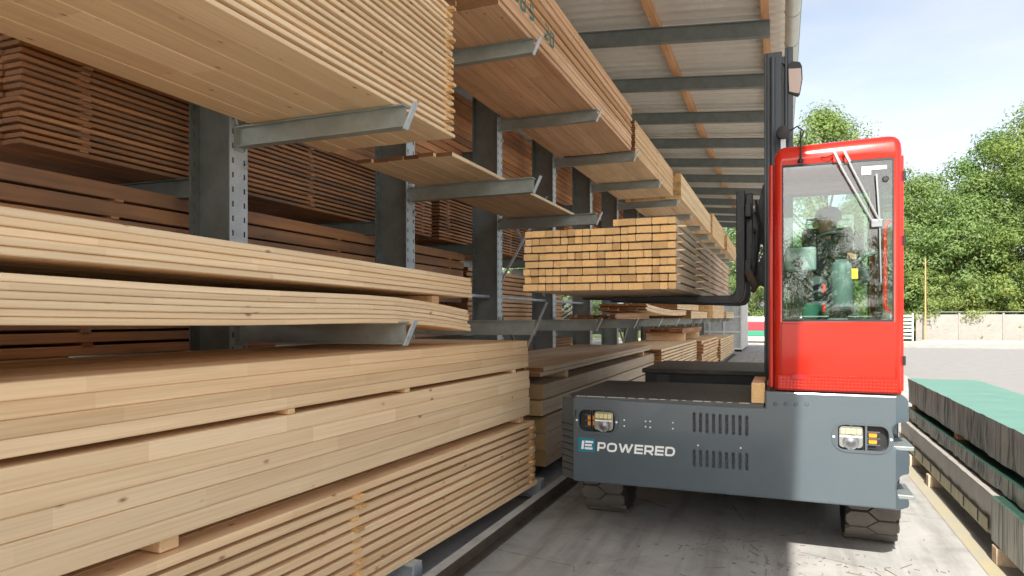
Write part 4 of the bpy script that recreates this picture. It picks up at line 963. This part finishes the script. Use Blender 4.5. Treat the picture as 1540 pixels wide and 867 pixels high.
# ---------------------------------------------------------------- the load on the forks and the block on the deck
def fskip(i, j, nb): return i == 8 and j < nb*0.56
def fjoff(i, j): return (-.03 if j < 2 and i in (0,2,4) else 0)
pack('stickered pack of square battens with orange ends carried on the forks', -1.86, -.70, 4.98, 10.25, 1.905, 9, .0485, .0105, .0585, 'pine_grey', 'end_orange', stick=(5.12,6.3,7.5,8.8,10.0), je=.012, ends=True, bottom=True, top=True, skip=fskip, sm='pine', proud=.07, group='load on the forks', jz=.002, joff=fjoff, jx=.006, rw=True)
a, b = atY(1130,613,FY+.02), atY(1151,581,FY+.02)
mb = MB(); mb.box(a.x, b.x-.004, FY+.02, FY+.62, 1.107, 1.245)
tb = mb.build('wood_block', [M['pine_pink'], M['end_pale']], None, bevel=.004, seg=1)
for p in tb.data.polygons:
    if abs(p.normal.y) > .9: p.material_index = 1
tag(tb, 'short square timber block lying on the truck deck beside the cab', 'wood block')

# ---------------------------------------------------------------- wrapped packs on the right
def wrapped(label, x0, x1, y0, y1, z0, z1, m, sag=.006, name='wrapped_pack', wob=.012):
    root = thing(name, label, 'wrapped pack', ((x0+x1)/2, (y0+y1)/2, z0), 0, 'wrapped timber packs along the yard')
    ny, nx = 60, 8; mb = MB(); vs = []
    ring = [(x0,z0),(x0,(z0+z1)/2),(x0,z1)] + [(x0+(x1-x0)*i/nx, z1) for i in range(1,nx)] + [(x1,z1),(x1,(z0+z1)/2),(x1,z0)]
    for i in range(ny+1):
        y = y0+(y1-y0)*i/ny
        for k, (x, z) in enumerate(ring):
            side = k < 2 or k > len(ring)-3
            vs.append((x+(U(-wob,wob) if side else 0), y, z+(U(-sag,sag)*.6 if not side else 0)))
    n = len(ring)
    mb.add(vs, [(i*n+k, i*n+k+1, (i+1)*n+k+1, (i+1)*n+k) for i in range(ny) for k in range(n-1)])
    mb.add([vs[k] for k in range(n)], [list(range(n))]); mb.add([vs[ny*n+k] for k in range(n)], [list(range(n))]); mb.add([(x0,y0,z0),(x1,y0,z0),(x1,y1,z0),(x0,y1,z0)], [(0,1,2,3)])
    mb.build('wrapping', m, root, smooth=True); return root
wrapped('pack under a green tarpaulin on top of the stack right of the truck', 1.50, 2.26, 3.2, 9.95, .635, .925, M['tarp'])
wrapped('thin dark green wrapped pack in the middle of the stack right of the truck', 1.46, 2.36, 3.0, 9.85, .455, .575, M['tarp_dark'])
lo = wrapped('lowest pale film-wrapped pack of the stack right of the truck', 1.41, 2.36, 2.8, 9.9, .125, .425, M['film'])
mb = MB(); mb.box(1.396, 1.40, 5.9, 9.9, .135, .24); mb.build('plank_edge', M['film_y'], lo)
mb = MB(); mb.box(1.392, 1.3955, 5.9, 9.9, .238, .246); mb.build('strap', M['black'], lo)
for i in range(9):
    mb = MB(); yy = 6.15+.44*i; mb.box(1.391, 1.3955, yy, yy+.008, .15, .24); mb.build('strap', M['black'], lo)
mb = MB(); mb.prism([(1.385,.128),(1.385,.432),(1.40,.440),(2.37,.440),(2.37,.430),(1.41,.428),(1.40,.128)], 'y', 5.05, 5.75); mb.build('tarp_band', M['tarp_dark'], lo)
for y_, nm in ((9.0,'farthest'),(7.95,'middle'),(5.62,'nearest'),(3.6,'hidden near')):
    mb = MB(); mb.box(1.37, 2.34, y_-.06, y_+.06, .0, .118)
    o = bpy.data.objects.new('support_block', mb.mesh('support_block', M['pine_grey'], org=(1.85,y_,0), bevel=.005, seg=1)); COL.objects.link(o); o.location = (1.85,y_,0)
    tag(o, nm + ' wooden support block on the ground under the wrapped stack', 'support block', 'blocks under the wrapped stack')
for (z0_, z1_, nm) in ((.428,.4545,'lower'),(.578,.634,'upper')):
    for y_, pn in ((9.6,'far'),(7.4,'middle'),(5.2,'near')):
        mb = MB(); mb.box(1.50, 2.30, y_-.05, y_+.05, z0_, z1_)
        o = bpy.data.objects.new('spacer_block', mb.mesh('spacer_block', M['old_red'], org=(1.9,y_,z0_))); COL.objects.link(o); o.location = (1.9,y_,z0_)
        tag(o, '%s %s wooden spacer between the wrapped packs' % (pn, nm), 'spacer', 'spacers in the wrapped stack')
# ---------------------------------------------------------------- white container at the end of the rack
ct = thing('white_container', 'white ribbed metal container standing at the far end of the rack', 'container', (-2.95, 38.5, 0))
mb = MB(); mb.box(-4.15, -1.82, 35.6, 41.6, .12, 2.55); mb.build('container_body', steel('container_grey', (.50,.51,.50), .6, .1, .3), ct)
wm_ = steel('container_white', (.72,.72,.70), .55, .0, .15)
for i in range(14):
    mb = MB(); yy = 35.6+.42*i; mb.box(-1.82, -1.77, yy, yy+.16, .12, 2.55); mb.build('rib', wm_, ct)
for z in (.12, .95, 1.7, 2.45):
    mb = MB(); mb.box(-4.16, -1.80, 35.54, 35.6, z, z+.08); mb.build('door_bar', wm_, ct)
for x in (-4.12, -3.4, -2.7, -1.88):
    mb = MB(); mb.box(x, x+.08, 35.535, 35.6, .2, 2.45); mb.build('door_post', wm_, ct)
for y_ in (36.0, 38.4, 41.0):
    mb = MB(); mb.box(-4.1, -1.85, y_, y_+.2, 0, .12); mb.build('skid', M['black_steel'], ct)
# ---------------------------------------------------------------- far stack of coloured packs
cols = ((.10,.42,(.60,.52,.36),'beige'), (.44,.82,(.03,.22,.13),'green'), (.84,1.42,(.55,.03,.04),'red'), (1.44,1.75,(.75,.75,.74),'white'))
for z0_, z1_, c_, nm in cols:
    mb = MB(); mb.box(-4.5, 3.6, 49.0, 50.2, z0_, z1_)
    o = mb.build('far_pack', mat('wrap_'+nm, c_, .5)[0], None, bevel=.03)
    tag(o, nm + ' wrapped pack in the striped stack far behind the mast', 'wrapped pack', 'striped stack at the yard end')
# ---------------------------------------------------------------- wall and poles at the yard end
wl_ = thing('boundary_wall', 'grey panelled boundary wall below the trees at the yard end', 'wall', (20, 54, 0))
mb = MB(); mb.box(0, 2.44, -.06, .06, 0, 1.85); pn_me = mb.mesh('panel', M['wall'], bevel=.02, seg=1)
mb = MB(); mb.box(-.06, .06, -.10, .10, 0, 1.95); po_me = mb.mesh('post', M['wall'], bevel=.01, seg=1)
for i in range(18):
    inst('panel', pn_me, wl_, (-11.3+2.5*i, 0, .06), (0,0,0)); inst('post', po_me, wl_, (-11.33+2.5*i, -.02, .06))
mb = MB(); mb.tube([(8.7,54,2.08),(53,54,2.08)], .015, 6)
for i in range(12): mb.tube([(8.7+4*i,54,1.9),(8.7+4*i,54,2.1)], .015, 6)
mb.build('top_wire', M['galv'], wl_)
gt = thing('white_gate', 'white slatted metal gate at the left end of the boundary wall', 'gate', (7.6, 53.4, 0))
for z in (.25,.5,.75,1.0,1.25,1.5,1.75):
    mb = MB(); mb.box(7.0, 8.3, 53.38, 53.42, z, z+.12); mb.build('slat', M['white'], gt)
for x in (6.95, 8.3):
    mb = MB(); mb.box(x, x+.08, 53.35, 53.45, 0, 2.0); mb.build('gate_post', M['white'], gt)
pp = atZ(1377,512,0.06); ph = EYE + (HZ-395)/F*((-pp.x*_s)+(pp.y*_c))
mb = MB(); mb.tube([(pp.x,53.2,.05),(pp.x,53.2,ph)], [.05,.035], 8); tag(mb.build('wooden_pole', M['purlin'], None), 'thin upright wooden pole in front of the trees right of the cab', 'pole')
tb_ = MB(); tb_.box(8.75, 52, 52.6, 52.75, .06, .2); tag(tb_.build('long_beam', M['pine_grey'], None), 'long low timber beam lying along the foot of the boundary wall', 'beam')

# ---------------------------------------------------------------- trees
def make_tree(seed, H, rad, base, nl, leafsize, lm, clumps=46):
    rg = random.Random(seed)
    tr = MB(); top = H*.8
    tr.tube([(0,0,0),(rg.uniform(-.1,.1),rg.uniform(-.1,.1),H*.2),(rg.uniform(-.3,.3),rg.uniform(-.3,.3),H*.45),(rg.uniform(-.4,.4),rg.uniform(-.4,.4),top)], [H*.022,H*.018,H*.012,.05], 8)
    cl = []
    for i in range(clumps):
        a = rg.uniform(0, 6.283); q = (i+.5)/clumps; z = base + (H-base)*q
        env = math.sin(math.pi*min(1, (q*.86+.16)))**.65
        rr = rad*env*(.35+.65*math.sqrt(rg.random())); cl.append((rr*math.cos(a), rr*math.sin(a), z, rg.uniform(.55,1.15)*rad*.33))
    for (x, y, z, r_) in cl[::3]:
        z0_ = max(H*.12, z*.62); tr.tube([(0,0,z0_),(x*.5,y*.5,(z0_+z)/2+.2),(x*.9,y*.9,z)], [H*.007,H*.005,.02], 5)
    lv = MB(); per = nl//clumps
    for (x, y, z, r_) in cl:
        for j in range(per):
            d = Vector((rg.gauss(0,1), rg.gauss(0,1), rg.gauss(0,1))); d.normalize(); k = rg.random()**.45*r_
            p = Vector((x, y, z)) + Vector((d.x*k*1.1, d.y*k*1.1, d.z*k*.72))
            if p.z < .3: continue
            nrm = (d*1.5 + Vector((x, y, z-base-(H-base)*.4))*(.5/rad) + Vector((rg.uniform(-.8,.8), rg.uniform(-.8,.8), rg.uniform(-.3,.9)))).normalized()
            u = nrm.orthogonal().normalized(); u.rotate(Matrix.Rotation(rg.uniform(0,6.28), 3, nrm)); v = nrm.cross(u); s = leafsize*rg.uniform(.6,1.3)
            lv.add([p-u*s, p-v*s*.45+nrm*s*.1, p+u*s, p+v*s*.45+nrm*s*.1], [(0,1,2,3)])
    return tr.mesh('trunk', M['bark'], smooth=True), lv.mesh('crown', M[lm], recalc=False)
TK = [make_tree(11, 12, 4.6, 1.2, 26000, .11, 'leaf', 90), make_tree(23, 16, 5.0, 3.0, 30000, .12, 'leaf', 95), make_tree(37, 11, 4.4, .6, 26000, .105, 'leaf2', 95), make_tree(41, 5, 2.6, .2, 9000, .095, 'leaf2', 40)]
def tree(kind, x, y, s, label, rot=None, group='trees along the yard end', name='broadleaf_tree', sz=None):
    t = thing(name, label, 'tree' if kind != 3 else 'shrub', (x, y, .0), U(0,6.28) if rot is None else rot, group); t.scale = (s, s, sz or s)
    inst('trunk', TK[kind][0], t, (0,0,0)); inst('crown', TK[kind][1], t, (0,0,0)); return t
tree(1, 3.2, 62, 1.16, 'tall tree rising above the cab roof beside the mast', 1.0)
tree(0, -2.0, 60, .95, 'leafy tree seen through the gap between forks and mast', 2.0)
tree(2, -6.5, 62, 1.0, 'leafy tree mostly behind the far end of the roof', .5)
tree(2, 6.3, 59, .98, 'pale green tree directly behind the cab window', 4.0)
tree(0, 10.2, 59, 1.0, 'bushy tree just right of the cab behind the boundary wall', .3)
tree(2, 13.2, 58, 1.05, 'yellowish green bushy tree above the middle of the boundary wall', 2.6)
tree(1, 17.4, 58, 1.05, 'tall loose-crowned tree at the right edge of the picture', 3.3)
tree(0, 16.6, 57, .95, 'dark bushy tree below the tall one at the right edge', 5.1)
tree(1, 21.5, 58, 1.2, 'tall tree beyond the right edge of the picture', .9)
tree(0, 15.2, 62, 1.28, 'full-crowned tree between the bushy trees and the tall one at right', 2.2)
tree(2, 8.2, 64, 1.25, 'taller tree in the second row just right of the cab', 1.9)
for i, (x, y, s, nm) in enumerate(((9.6,56.0,1.0,'beside the white gate'),(12.0,56.0,.85,'second from the white gate'),(14.6,56.0,1.05,'pale rounded, third from the white gate'),(17.4,56.0,.9,'near the right edge'),(3.6,56.0,1.0,'behind the cab'),(-.8,56.0,1.0,'behind the striped stack'))):
    tree(3, x, y, s, 'low leafy shrub above the wall, ' + nm, i*1.3, 'shrubs behind the boundary wall', 'leafy_shrub')
for i, (x, y, s) in enumerate(((-15,12,.8),(-17,22,.9),(-16,33,.85),(-14,44,.8))):
    tree((2,0,2,0)[i], x, y, s, ('nearest','second','third','farthest')[i] + ' green tree glimpsed through the gaps behind the rack', i*2.1, 'trees behind the rack')
for i, (x, y, s) in enumerate(((-9,-44,.8),(2.5,-46,.8),(8,-42,.7),(16,-48,1.0),(24,-45,.9))):
    tree((0,2,0,1,2)[i], x, y, s, ('leftmost','second from left','middle','second from right','rightmost')[i] + ' tree behind the photographer, reflected in the cab window', i*1.7, 'trees behind the photographer')
